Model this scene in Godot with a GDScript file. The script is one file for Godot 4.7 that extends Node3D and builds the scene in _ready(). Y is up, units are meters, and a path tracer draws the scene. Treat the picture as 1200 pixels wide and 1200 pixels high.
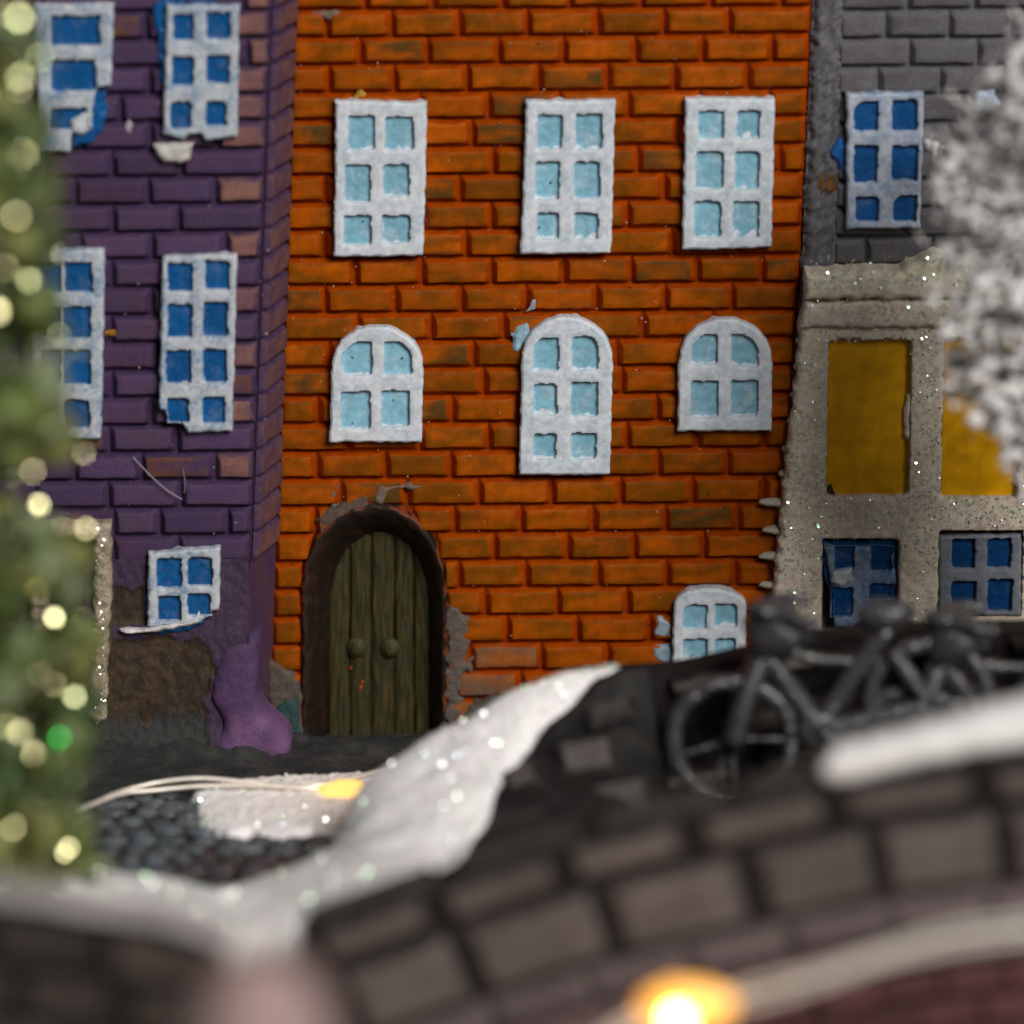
extends Node3D
# A miniature winter street of painted resin houses, photographed very close.
# All lengths below are millimetres; S turns them into metres.

const S := 0.001
const PITCH := 0.2617994
var eye := Vector3(0, 120.977, 386.37)
var noise := FastNoiseLite.new()
var rng := RandomNumberGenerator.new()
var M := {}
var org := Vector3.ZERO
var taken := {}
var to_lamp := Vector3(0.40, 0.55, 0.74)


# ---------------------------------------------------------------- measuring
func ray(px: float, py: float) -> Vector3:
	var u := (px - 600.0) / 6000.0
	var v := (600.0 - py) / 6000.0
	return Vector3(u, v * cos(PITCH) - sin(PITCH), -v * sin(PITCH) - cos(PITCH))


func at(px: float, py: float, z: float) -> Vector3:
	var d := ray(px, py)
	return eye + d * ((z - eye.z) / d.z)


func flat(px: float, py: float, z: float) -> Vector2:
	var p := at(px, py, z)
	return Vector2(p.x, p.y)


func on_ground(px: float, py: float, y: float) -> Vector3:
	var d := ray(px, py)
	return eye + d * ((y - eye.y) / d.y)


func nz(p: Vector3, f: float) -> float:
	return noise.get_noise_3d(p.x * f, p.y * f, p.z * f)


func nz2(p: Vector2, f: float, k: float = 0.0) -> float:
	return noise.get_noise_3d(p.x * f, p.y * f, k)


# ---------------------------------------------------------------- mesh builder
class MB:
	var v := PackedVector3Array()
	var c := PackedColorArray()
	var ix := PackedInt32Array()

	func p(pos: Vector3, col: Color = Color.WHITE) -> int:
		v.append(pos)
		c.append(col)
		return v.size() - 1

	func tri(a: int, b: int, d: int) -> void:
		ix.append(a)
		ix.append(d)
		ix.append(b)

	func quad(a: int, b: int, d: int, e: int) -> void:
		tri(a, b, d)
		tri(a, d, e)

	func mesh(shift: Vector3, s: float, hard: bool) -> ArrayMesh:
		if hard:
			var v2 := PackedVector3Array()
			var c2 := PackedColorArray()
			var i2 := PackedInt32Array()
			for k in ix.size():
				v2.append(v[ix[k]])
				c2.append(c[ix[k]])
				i2.append(k)
			v = v2
			c = c2
			ix = i2
		var n := PackedVector3Array()
		n.resize(v.size())
		for k in range(0, ix.size(), 3):
			var a := ix[k]
			var b := ix[k + 1]
			var d := ix[k + 2]
			var f := (v[d] - v[a]).cross(v[b] - v[a])
			n[a] += f
			n[b] += f
			n[d] += f
		var w := PackedVector3Array()
		w.resize(v.size())
		for k in v.size():
			n[k] = n[k].normalized() if n[k].length_squared() > 1e-20 else Vector3.UP
			w[k] = (v[k] - shift) * s
		var arr := []
		arr.resize(Mesh.ARRAY_MAX)
		arr[Mesh.ARRAY_VERTEX] = w
		arr[Mesh.ARRAY_NORMAL] = n
		arr[Mesh.ARRAY_COLOR] = c
		arr[Mesh.ARRAY_INDEX] = ix
		var m := ArrayMesh.new()
		m.add_surface_from_arrays(Mesh.PRIMITIVE_TRIANGLES, arr)
		return m


func numbered(called: String) -> String:
	var k: int = taken.get(called, 0)
	taken[called] = k + 1
	return called if k == 0 else "%s_%03d" % [called, k]


func thing(called: String, label: String, category: String, where: Vector3, group := "") -> Node3D:
	var o := Node3D.new()
	o.name = numbered(called)
	add_child(o)
	o.position = where * S
	org = where
	o.set_meta("label", label)
	o.set_meta("category", category)
	if group:
		o.set_meta("group", group)
	return o


func put(mb: MB, called: String, mat: Material, parent: Node, hard := false) -> MeshInstance3D:
	var o := MeshInstance3D.new()
	o.name = called
	o.mesh = mb.mesh(org, S, hard)
	o.material_override = null
	o.mesh.surface_set_material(0, mat)
	parent.add_child(o, true)
	return o


func structure(mb: MB, called: String, mat: Material, label := "", category := "") -> MeshInstance3D:
	org = Vector3.ZERO
	var o := put(mb, numbered(called), mat, self)
	o.set_meta("kind", "structure")
	if label:
		o.set_meta("label", label)
		o.set_meta("category", category)
	return o


# ---------------------------------------------------------------- materials
func noise_tex(freq: float, oct: int, lo: Color, hi: Color, sd: int, type := FastNoiseLite.TYPE_SIMPLEX_SMOOTH, size := 512) -> NoiseTexture2D:
	var n := FastNoiseLite.new()
	n.noise_type = type
	n.frequency = freq
	n.fractal_octaves = oct
	n.seed = sd
	var g := Gradient.new()
	g.offsets = PackedFloat32Array([0.15, 0.85])
	g.colors = PackedColorArray([lo, hi])
	var t := NoiseTexture2D.new()
	t.width = size
	t.height = size
	t.seamless = true
	t.noise = n
	t.color_ramp = g
	return t


func paint(called: String, rough: float, tex: Texture2D, per_mm: float, bump: Texture2D, relief_mm: float, spec := 0.5) -> StandardMaterial3D:
	var m := StandardMaterial3D.new()
	m.resource_name = called
	m.vertex_color_use_as_albedo = true
	m.roughness = rough
	m.metallic_specular = spec
	m.uv1_triplanar = true
	m.uv1_world_triplanar = true
	m.uv1_scale = Vector3.ONE * per_mm / S
	m.albedo_texture = tex
	if bump:
		m.heightmap_enabled = true
		m.heightmap_texture = bump
		m.heightmap_scale = relief_mm * S * 100.0
	M[called] = m
	return m


func materials() -> void:
	var grey := func(k: float) -> Color: return Color(k, k, k)
	var patchy := noise_tex(0.012, 5, grey.call(0.88), grey.call(1.0), 3)
	var speckle := noise_tex(0.05, 4, grey.call(0.84), grey.call(1.0), 5)
	var grit := noise_tex(0.09, 3, grey.call(0.7), grey.call(1.0), 8)
	var fine := noise_tex(0.045, 5, grey.call(0.0), grey.call(1.0), 11)
	var coarse := noise_tex(0.025, 5, grey.call(0.0), grey.call(1.0), 12)
	var pitted := noise_tex(0.06, 2, grey.call(0.0), grey.call(1.0), 13, FastNoiseLite.TYPE_CELLULAR)
	paint("brick_paint", 0.5, patchy, 0.13, coarse, 0.012, 0.25)
	paint("dull_paint", 0.72, speckle, 0.12, fine, 0.016, 0.35)
	paint("white_paint", 0.5, patchy, 0.14, fine, 0.009, 0.4)
	paint("pane_paint", 0.32, patchy, 0.15, coarse, 0.01)
	paint("gloss_paint", 0.22, patchy, 0.08, coarse, 0.01)
	paint("rough_resin", 0.75, grit, 0.1, coarse, 0.035, 0.4)
	paint("wood_paint", 0.6, speckle, 0.14, fine, 0.02, 0.4)
	paint("frost_paint", 0.7, speckle, 0.2, fine, 0.016, 0.5)
	paint("snow_paint", 0.8, null, 0.09, pitted, 0.006, 0.35)
	paint("stone_resin", 0.7, grit, 0.06, coarse, 0.06, 0.4)
	paint("black_resin", 0.24, speckle, 0.1, coarse, 0.12, 0.6)
	paint("flock", 0.8, null, 1.0, null, 0.0, 0.3)
	M["flock"].backlight_enabled = true
	M["flock"].backlight = Color(0.4, 0.4, 0.4)
	paint("needle", 0.5, null, 1.0, null, 0.0)
	M["needle"].backlight_enabled = true
	M["needle"].backlight = Color(0.25, 0.3, 0.1)
	var gl := StandardMaterial3D.new()
	gl.resource_name = "glitter"
	gl.vertex_color_use_as_albedo = true
	gl.metallic = 0.55
	gl.roughness = 0.17
	M["glitter"] = gl
	var fo: StandardMaterial3D = gl.duplicate()
	fo.resource_name = "foil"
	fo.metallic = 1.0
	fo.roughness = 0.12
	M["foil"] = fo
	var wr := StandardMaterial3D.new()
	wr.resource_name = "wire"
	wr.albedo_color = Color(0.97, 0.94, 0.90)
	wr.metallic = 0.35
	wr.roughness = 0.36
	M["wire"] = wr
	var gw := StandardMaterial3D.new()
	gw.resource_name = "led_glow"
	gw.albedo_color = Color(1.0, 0.85, 0.5)
	gw.roughness = 0.3
	gw.emission_enabled = true
	gw.emission = Color(1.0, 0.62, 0.16)
	gw.emission_energy_multiplier = 1.3
	M["led_glow"] = gw
	var gy: StandardMaterial3D = gw.duplicate()
	gy.resource_name = "led_cream"
	gy.emission = Color(1.0, 0.80, 0.42)
	gy.emission_energy_multiplier = 0.85
	M["led_cream"] = gy
	var gc := StandardMaterial3D.new()
	gc.resource_name = "led_core"
	gc.albedo_color = Color(1.0, 0.9, 0.7)
	gc.emission_enabled = true
	gc.emission = Color(1.0, 0.8, 0.45)
	gc.emission_energy_multiplier = 40.0
	M["led_core"] = gc


# ---------------------------------------------------------------- shapes
func sd_poly(poly: PackedVector2Array, p: Vector2) -> float:
	var d := 1e12
	var s := 1.0
	var n := poly.size()
	var j := n - 1
	for i in n:
		var vi := poly[i]
		var vj := poly[j]
		var e := vj - vi
		var w := p - vi
		var b := w - e * clampf(w.dot(e) / e.dot(e), 0.0, 1.0)
		d = minf(d, b.length_squared())
		var c1 := p.y >= vi.y
		var c2 := p.y < vj.y
		var c3 := e.x * w.y > e.y * w.x
		if (c1 and c2 and c3) or (not c1 and not c2 and not c3):
			s = -s
		j = i
	return s * sqrt(d)


func sd_hole(h: Array, p: Vector2) -> float:
	var cx: float = (h[0] + h[2]) * 0.5
	var cy: float = (h[1] + h[3]) * 0.5
	var q := Vector2(p.x - cx, p.y - cy)
	var r: float = (h[6] if q.x > 0.0 else h[7]) if q.y > 0.0 else (h[5] if q.x > 0.0 else h[4])
	var qx: float = absf(q.x) - (h[2] - h[0]) * 0.5 + r
	var qy: float = absf(q.y) - (h[3] - h[1]) * 0.5 + r
	return minf(maxf(qx, qy), 0.0) + Vector2(maxf(qx, 0.0), maxf(qy, 0.0)).length() - r


# A moulded plate: the outline POLY raised by H along T's z, its edge rounded over R, HOLES sunk to FLOOR.
func plate(T: Transform3D, poly: PackedVector2Array, holes: Array, g: float, H: float, R: float, base: float, floor_h: float, wob: float, bumpy: float, colour: Callable) -> MB:
	var mb := MB.new()
	var lo := poly[0]
	var hi := poly[0]
	for q in poly:
		lo = Vector2(minf(lo.x, q.x), minf(lo.y, q.y))
		hi = Vector2(maxf(hi.x, q.x), maxf(hi.y, q.y))
	lo -= Vector2(g, g) + Vector2(wob, wob)
	hi += Vector2(g, g) + Vector2(wob, wob)
	var nx := int(ceil((hi.x - lo.x) / g))
	var ny := int(ceil((hi.y - lo.y) / g))
	var id := PackedInt32Array()
	id.resize((nx + 1) * (ny + 1))
	id.fill(-1)
	var plan := PackedVector2Array()
	var rh := minf(R, H - base)
	for j in ny + 1:
		for i in nx + 1:
			var p := lo + Vector2(i, j) * g
			var w := wob * nz2(p, 0.9, 3.0) if wob > 0.0 else 0.0
			var d := sd_poly(poly, p) + w
			if d > 0.8 * g:
				continue
			if d > -0.8 * g:
				var gr := Vector2(sd_poly(poly, p + Vector2(0.02, 0)) - d + w, sd_poly(poly, p + Vector2(0, 0.02)) - d + w)
				if gr.length_squared() > 0.0:
					p -= gr.normalized() * d
				d = 0.0
			var h := H
			if d > -R and R > 0.0:
				var t := 1.0 + d / R
				h = H - rh * (1.0 - sqrt(maxf(0.0, 1.0 - t * t)))
			var inside := 1.0
			if d < -0.01:
				for ho in holes:
					if p.x < ho[0] - 0.3 or p.x > ho[2] + 0.3 or p.y < ho[1] - 0.3 or p.y > ho[3] + 0.3:
						continue
					var hw := 0.07 * nz2(p, 1.1, 7.0)
					var hd := sd_hole(ho, p) + hw
					if hd < 0.65 * g:
						if hd > -0.65 * g:
							var gr2 := Vector2(sd_hole(ho, p + Vector2(0.02, 0)) - hd + hw, sd_hole(ho, p + Vector2(0, 0.02)) - hd + hw)
							if gr2.length_squared() > 0.0:
								p -= gr2.normalized() * hd
							h = H - 0.05
						else:
							h = floor_h
							inside = -1.0
						break
					elif hd < 0.25:
						h -= 0.05 * (1.0 - hd / 0.25)
			h += bumpy * (nz2(p, 1.4, 1.0) + 0.5 * nz2(p, 3.7, 2.0))
			id[j * (nx + 1) + i] = mb.p(T * Vector3(p.x, p.y, h), colour.call(p, d, inside))
			plan.append(p)
	for j in ny:
		for i in nx:
			var a := id[j * (nx + 1) + i]
			var b := id[j * (nx + 1) + i + 1]
			var c := id[(j + 1) * (nx + 1) + i + 1]
			var e := id[(j + 1) * (nx + 1) + i]
			var none := int(a < 0) + int(b < 0) + int(c < 0) + int(e < 0)
			if none == 0:
				mb.quad(a, b, c, e)
			elif none == 1:
				if a < 0:
					mb.tri(b, c, e)
				elif b < 0:
					mb.tri(a, c, e)
				elif c < 0:
					mb.tri(a, b, e)
				else:
					mb.tri(a, b, c)
	var edges := {}
	var n0 := mb.v.size()
	for k in range(0, mb.ix.size(), 3):
		for q in 3:
			edges[mb.ix[k + q] * n0 + mb.ix[k + (q + 1) % 3]] = true
	var below := {}
	for key in edges.keys():
		var a2: int = key / n0
		var b2: int = key % n0
		if edges.has(b2 * n0 + a2):
			continue
		for q in [a2, b2]:
			if not below.has(q):
				below[q] = mb.p(T * Vector3(plan[q].x, plan[q].y, base), mb.c[q])
		# index order is clockwise, so the outside edge runs a -> b the other way round
		mb.quad(a2, b2, below[b2], below[a2])
	return mb


# One moulded brick: a truncated pyramid on the plane of T, w by h, raised by D.
func brick(T: Transform3D, w: float, h: float, D: float, inset: float, face: Color, face2: Color, side: Color, wear := 0.5) -> MB:
	var mb := MB.new()
	var nx := clampi(int(w / 0.5), 3, 10)
	var ny := clampi(int(h / 0.5), 3, 6)
	var jit := Vector2(rng.randf_range(-0.09, 0.09), rng.randf_range(-0.07, 0.07)) * minf(1.0, inset * 2.0)
	var tilt := Vector2(rng.randf_range(-0.02, 0.02), rng.randf_range(-0.035, 0.035)) * D * 2.0
	var insx := minf(inset * 1.3, w * 0.24)
	var insy := inset * 0.92
	var iw := w - 2.0 * insx
	var ih := h - 2.0 * insy
	var grid := []
	for j in ny + 1:
		for i in nx + 1:
			var q := Vector3(insx + iw * i / nx, insy + ih * j / ny, D)
			var wp := T * q
			q.x += jit.x + 0.05 * nz(wp + Vector3(31, 0, 0), 0.7)
			q.y += jit.y + 0.06 * nz(wp + Vector3(0, 57, 0), 0.55)
			q.z += 0.045 * nz(wp, 0.8) + 0.025 * nz(wp, 2.2) + tilt.x * (float(i) / nx - 0.5) + tilt.y * (float(j) / ny - 0.5)
			var rim := i == 0 or j == 0 or i == nx or j == ny
			var k := clampf(wear + 0.55 * nz(wp + Vector3(3, 90, 0), 0.11) + 0.7 * nz(wp * Vector3(0.6, 1.6, 1.0), 0.55) + 0.22 * nz(wp, 1.9) + (0.18 if rim else 0.0), 0.0, 1.0)
			grid.append(mb.p(T * q, face.lerp(face2, k)))
	for j in ny:
		for i in nx:
			var a: int = grid[j * (nx + 1) + i]
			mb.quad(a, a + 1, a + nx + 2, a + nx + 1)
	var loop := []
	for i in nx:
		loop.append(Vector2i(i, 0))
	for j in ny:
		loop.append(Vector2i(nx, j))
	for i in nx:
		loop.append(Vector2i(nx - i, ny))
	for j in ny:
		loop.append(Vector2i(0, ny - j))
	var r1 := []
	var r2 := []
	for q in loop:
		var f := Vector2(float(q.x) / nx, float(q.y) / ny)
		var mx := 0.78 * insx
		var my := 0.78 * insy
		var s1 := Vector3(mx + (w - 2.0 * mx) * f.x + jit.x * 0.8, my + (h - 2.0 * my) * f.y + jit.y * 0.8, D * 0.87)
		var w1 := T * s1
		s1 += Vector3(0.05 * nz(w1, 0.7), 0.06 * nz(w1 + Vector3(0, 57, 0), 0.55), 0.03 * nz(w1, 1.5))
		var mix1 := clampf(0.5 + 0.9 * nz(w1, 0.9), 0.0, 1.0)
		r1.append(mb.p(T * s1, side.lerp(face, mix1 * 0.6)))
		var s2 := Vector3(w * f.x, h * f.y, -0.05)
		var w2 := T * s2
		s2 += Vector3(0.04 * nz(w2, 1.1), 0.05 * nz(w2 + Vector3(9, 0, 0), 0.9), 0.0)
		r2.append(mb.p(T * s2, side))
	var n := loop.size()
	for k in n:
		var k2 := (k + 1) % n
		var fa: int = grid[loop[k].y * (nx + 1) + loop[k].x]
		var fb: int = grid[loop[k2].y * (nx + 1) + loop[k2].x]
		mb.quad(r1[k], r1[k2], fb, fa)
		mb.quad(r2[k], r2[k2], r1[k2], r1[k])
	return mb


func tube(mb: MB, pts: Array, rad: Array, sides: int, col: Color, wobble := 0.0, worn := 0.0) -> void:
	var rings := []
	var up := Vector3(0.13, 0.2, 0.97)
	for i in pts.size():
		var a: Vector3 = pts[maxi(i - 1, 0)]
		var b: Vector3 = pts[mini(i + 1, pts.size() - 1)]
		var t := (b - a).normalized()
		var x := up.cross(t).normalized()
		if x.length_squared() < 0.5:
			x = Vector3(0, 1, 0).cross(t).normalized()
		var y := t.cross(x)
		var ring := []
		var r: float = rad[i] if rad.size() > 1 else rad[0]
		for k in sides:
			var ang := TAU * k / sides
			var o: Vector3 = pts[i] + (x * cos(ang) + y * sin(ang)) * r
			if wobble > 0.0:
				o += (o - pts[i]).normalized() * wobble * nz(o, 0.9)
			var kk := clampf(worn * (0.55 + 1.3 * nz(o, 0.55)), 0.0, 0.9)
			ring.append(mb.p(o, Color(col.r * (1.0 - kk), col.g * (1.0 - kk), col.b * (1.0 - kk))))
		rings.append(ring)
	for i in pts.size() - 1:
		for k in sides:
			mb.quad(rings[i][k], rings[i][(k + 1) % sides], rings[i + 1][(k + 1) % sides], rings[i + 1][k])
	for e in [0, pts.size() - 1]:
		var c := mb.p(pts[e], col)
		for k in sides:
			if e == 0:
				mb.tri(c, rings[e][(k + 1) % sides], rings[e][k])
			else:
				mb.tri(c, rings[e][k], rings[e][(k + 1) % sides])


func smooth(pts: Array, n: int) -> Array:
	var out := []
	var m := pts.size()
	for k in n + 1:
		var f := float(k) / n * (m - 1)
		var i := mini(int(f), m - 2)
		var t := f - i
		var p0 = pts[maxi(i - 1, 0)]
		var p1 = pts[i]
		var p2 = pts[i + 1]
		var p3 = pts[mini(i + 2, m - 1)]
		out.append(p1.cubic_interpolate(p2, p0, p3, t))
	return out


func ball(mb: MB, c: Vector3, r: Vector3, rough: float, f: float, col: Color, col2: Color, seg := 12) -> void:
	var rows := []
	var nr := seg / 2
	for j in nr + 1:
		var row := []
		var th := PI * j / nr
		for i in seg:
			var ph := TAU * i / seg
			var d := Vector3(sin(th) * cos(ph), cos(th), sin(th) * sin(ph))
			var o := c + d * r
			var k := nz(o, f)
			o += d * rough * k
			row.append(mb.p(o, col.lerp(col2, clampf(0.5 + k, 0.0, 1.0))))
		rows.append(row)
	for j in nr:
		for i in seg:
			mb.quad(rows[j][i], rows[j][(i + 1) % seg], rows[j + 1][(i + 1) % seg], rows[j + 1][i])


# A heap between two edges: its top domed and uneven, its sides going down to LOW.
func heap(ea: Array, eb: Array, n: int, m: int, bulge: float, rough: float, drop: float, col: Color, col2: Color) -> MB:
	var A := smooth(ea, n)
	var B := smooth(eb, n)
	var mb := MB.new()
	var id := []
	for i in n + 1:
		for j in m + 1:
			var t := float(j) / m
			var p: Vector3 = A[i].lerp(B[i], t)
			var f := pow(sin(PI * t), 0.6)
			var e := minf(1.0, minf(i, n - i) / (0.06 * n))
			p.y += bulge * f * e + rough * (nz(p, 0.25) + 0.5 * nz(p, 0.7) + 0.25 * nz(p, 1.8))
			if j == 0 or j == m:
				p += Vector3(nz(p + Vector3(5, 0, 0), 0.22), nz(p, 0.25) * 0.3, nz(p + Vector3(0, 0, 8), 0.22)) * rough * 1.6
			id.append(mb.p(p, col.lerp(col2, clampf(0.5 + nz(p, 0.4) + 0.4 * nz(p, 1.5), 0.0, 1.0))))
	for i in n:
		for j in m:
			var a: int = id[i * (m + 1) + j]
			mb.quad(a, a + 1, a + m + 2, a + m + 1)
	var rim := []
	for i in n + 1:
		rim.append(id[i * (m + 1)])
	for j in range(1, m + 1):
		rim.append(id[n * (m + 1) + j])
	for i in range(n - 1, -1, -1):
		rim.append(id[i * (m + 1) + m])
	for j in range(m - 1, 0, -1):
		rim.append(id[j])
	var last := rim
	var mid := Vector3.ZERO
	for step in [[0.35, 0.12], [0.6, 0.45], [0.35, 0.8], [0.0, 1.0]]:
		var low := []
		for k in rim.size():
			var t: Vector3 = mb.v[rim[(k + 2) % rim.size()]] - mb.v[rim[(k + rim.size() - 2) % rim.size()]]
			var outw := Vector3(t.z, 0, -t.x).normalized()
			low.append(mb.p(mb.v[rim[k]] + outw * step[0] * minf(drop, 1.2) - Vector3(0, drop * step[1], 0), mb.c[rim[k]]))
		for k in rim.size():
			var k2 := (k + 1) % rim.size()
			mb.quad(last[k], last[k2], low[k2], low[k])
		last = low
	return mb


func prism(poly: PackedVector2Array, z0: float, z1: float, col: Color) -> MB:
	var mb := MB.new()
	var tr := Geometry2D.triangulate_polygon(poly)
	for z in [z1, z0]:
		var b := mb.v.size()
		for q in poly:
			mb.p(Vector3(q.x, q.y, z), col)
		for k in range(0, tr.size(), 3):
			var a2 := poly[tr[k + 1]] - poly[tr[k]]
			var b2 := poly[tr[k + 2]] - poly[tr[k]]
			if (a2.cross(b2) > 0.0) == (z == z1):
				mb.tri(b + tr[k], b + tr[k + 1], b + tr[k + 2])
			else:
				mb.tri(b + tr[k], b + tr[k + 2], b + tr[k + 1])
	var n := poly.size()
	var ccw := not Geometry2D.is_polygon_clockwise(poly)
	for k in n:
		var k2 := (k + 1) % n
		var q0 := mb.p(Vector3(poly[k].x, poly[k].y, z1), col)
		var q1 := mb.p(Vector3(poly[k2].x, poly[k2].y, z1), col)
		var q2 := mb.p(Vector3(poly[k2].x, poly[k2].y, z0), col)
		var q3 := mb.p(Vector3(poly[k].x, poly[k].y, z0), col)
		if ccw:
			mb.quad(q3, q2, q1, q0)
		else:
			mb.quad(q0, q1, q2, q3)
	return mb


func flake(mb: MB, p: Vector3, nrm: Vector3, r: float, col: Color) -> void:
	var x := nrm.cross(Vector3(0.3, 0.9, 0.2)).normalized()
	var y := nrm.cross(x)
	var c := []
	for k in 6:
		c.append(mb.p(p + (x * cos(TAU * k / 6) + y * sin(TAU * k / 6)) * r, col))
	mb.quad(c[0], c[1], c[2], c[3])
	mb.quad(c[0], c[3], c[4], c[5])


func scatter_dir(towards: Vector3, wide: float) -> Vector3:
	return (towards + Vector3(rng.randfn(), rng.randfn(), rng.randfn()) * wide).normalized()


func glitter_tint() -> Color:
	var k := rng.randf()
	if k < 0.35:
		return Color(0.55, 0.95, 0.6)
	if k < 0.5:
		return Color(0.6, 0.85, 0.95)
	return Color(0.92, 0.92, 0.88)


func shape(list: Array, z: float) -> PackedVector2Array:
	var out := PackedVector2Array()
	for q in list:
		out.append(flat(q[0], q[1], z))
	if Geometry2D.is_polygon_clockwise(out):
		out.reverse()
	return out


func arch_list(x0: float, x1: float, top: float, spring: float, bottom: float, n := 14, lean := 0.0) -> Array:
	var out := [[x0 - lean, bottom], [x1 - lean, bottom]]
	for k in n + 1:
		var a := PI * k / n
		out.append([(x0 + x1) * 0.5 + (x1 - x0) * 0.5 * cos(a), spring - (spring - top) * pow(sin(a), 0.85)])
	return out


func hole(x0: float, y0: float, x1: float, y1: float, z: float, tl := 0.22, tr := 0.22, bl := 0.2, br := 0.2) -> Array:
	var a := flat(x0 - 2.0, y1 + 2.0, z)
	var b := flat(x1 + 2.0, y0 - 2.0, z)
	return [a.x, a.y, b.x, b.y, bl, br, tr, tl]


# ---------------------------------------------------------------- windows
func window(house: Node, z: float, outline: PackedVector2Array, holes: Array, thick: float, white: Color, under: Color, glass: Color, spill: float, worn := 0.25) -> MeshInstance3D:
	var T := Transform3D(Basis(), Vector3(0, 0, z))
	var tone := func(p: Vector2, d: float, inside: float) -> Color:
		if inside < 0.0:
			return under
		var k := clampf(worn + 0.45 * nz2(p, 0.5, 20.0) + 0.4 * nz2(p, 2.1, 21.0) + 0.35 * nz2(p, 5.0, 22.0) - 0.1, 0.0, 0.8)
		return white.lerp(under, k)
	var w := put(plate(T, outline, holes, 0.1, thick, 0.2, -0.8, thick - 0.75, 0.07, 0.016, tone), "window", M.white_paint, house)
	for h in holes:
		var poly := PackedVector2Array([Vector2(h[0] - 0.08, h[1] - 0.08), Vector2(h[2] + 0.08, h[1] - 0.08), Vector2(h[2] + 0.08, h[3] + 0.08), Vector2(h[0] - 0.08, h[3] + 0.08)])
		var k0 := rng.randf() * 40.0
		var shade := rng.randf_range(0.86, 1.06)
		var nib := Vector2(lerpf(h[0], h[2], rng.randf()), lerpf(h[1], h[3], rng.randf()))
		var sp := spill * rng.randf_range(0.2, 1.7)
		var tone2 := func(p: Vector2, d: float, inside: float) -> Color:
			var up: float = p.y - h[1]
			if up < sp * (0.16 + 0.22 * nz2(p, 1.3, k0)) or p.x - h[0] < sp * 0.12 * nz2(p, 1.1, k0 + 3.0):
				return white
			if p.distance_to(nib) < 0.09 and shade > 0.97:
				return Color(0.06, 0.03, 0.02)
			var g := glass * shade
			g = g.lerp(white, clampf(0.5 * nz2(p, 0.6, k0 + 9.0) + 0.25 * nz2(p, 3.0, k0) - 0.12, 0.0, 0.35) * minf(1.0, spill))
			g.a = 1.0
			return g
		put(plate(T, poly, [], 0.1, thick - 0.40, 0.0, thick - 0.7, 0.0, 0.0, 0.03, tone2), "pane", M.pane_paint, w)
	return w


func smear(house: Node, z: float, list: Array, H: float, col: Color, mat: Material, called := "paint_smear", R := 0.3, wob := 0.25) -> MeshInstance3D:
	var T := Transform3D(Basis(), Vector3(0, 0, z))
	var tone := func(p: Vector2, d: float, inside: float) -> Color:
		var k := 1.0 + 0.18 * nz2(p, 0.8, 5.0) + 0.12 * nz2(p, 2.5, 6.0)
		return Color(col.r * k, col.g * k, col.b * k)
	return put(plate(T, shape(list, z), [], 0.12, H, R, -0.35, 0.0, wob, 0.04, tone), called, mat, house)


# Courses of bricks on a plane that faces the camera. LEFT and RIGHT give the ends of a course at a height, GAPS the stretch left out.
func courses(house: Node, z: float, first: float, last: float, pitch: float, length: float, left: Callable, right: Callable, gap: Callable, covered: Array, depth: float, dye: Callable, side: Color, mat: Material) -> void:
	var row := 0
	var py := first
	while py < last:
		var y1 := at(600, py, z).y
		var y0 := at(600, py + pitch, z).y
		var mid := py + pitch * 0.5
		var xa: float = left.call(mid)
		var xb: float = right.call(mid)
		var cuts := [xa]
		var x: float = xa + length * (0.62 if row % 2 == 0 else 1.05) + rng.randf_range(-9, 9)
		while x < xb - length * 0.28:
			cuts.append(x)
			x += length + rng.randf_range(-5, 5)
		cuts.append(xb)
		var out: Array = gap.call(mid)
		var spans := []
		for k in cuts.size() - 1:
			var a: float = cuts[k]
			var b: float = cuts[k + 1]
			if out.size() and b > out[0] and a < out[1]:
				if out[0] - a > 10.0:
					spans.append([a, out[0]])
				if b - out[1] > 10.0:
					spans.append([out[1], b])
			else:
				spans.append([a, b])
		for sp in spans:
			var p0 := at(sp[0], mid, z)
			var p1 := at(sp[1], mid, z)
			var slope: float = 0.0085
			var rect := [p0.x, y0, p1.x, y1]
			var hid := false
			for c in covered:
				if rect[0] > c.position.x + 0.2 and rect[2] < c.end.x - 0.2 and rect[1] > c.position.y + 0.2 and rect[3] < c.end.y - 0.2:
					hid = true
			if hid:
				continue
			var T := Transform3D(Basis(Vector3(1, slope, 0).normalized(), Vector3(0, 1, 0), Vector3(0, 0, 1)), Vector3(p0.x, y0 + slope * p0.x, z - depth))
			var two: Array = dye.call((sp[0] + sp[1]) * 0.5, mid)
			put(brick(T, p1.x - p0.x, y1 - y0, depth, minf(0.42, (p1.x - p0.x) * 0.22), two[0], two[1], two[2] if two.size() > 2 else side), "brick", mat, house)
		row += 1
		py += pitch


func box_of(poly: PackedVector2Array) -> Rect2:
	var r := Rect2(poly[0], Vector2.ZERO)
	for q in poly:
		r = r.expand(q)
	return r


func no_gap(_y: float) -> Array:
	return []


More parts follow.
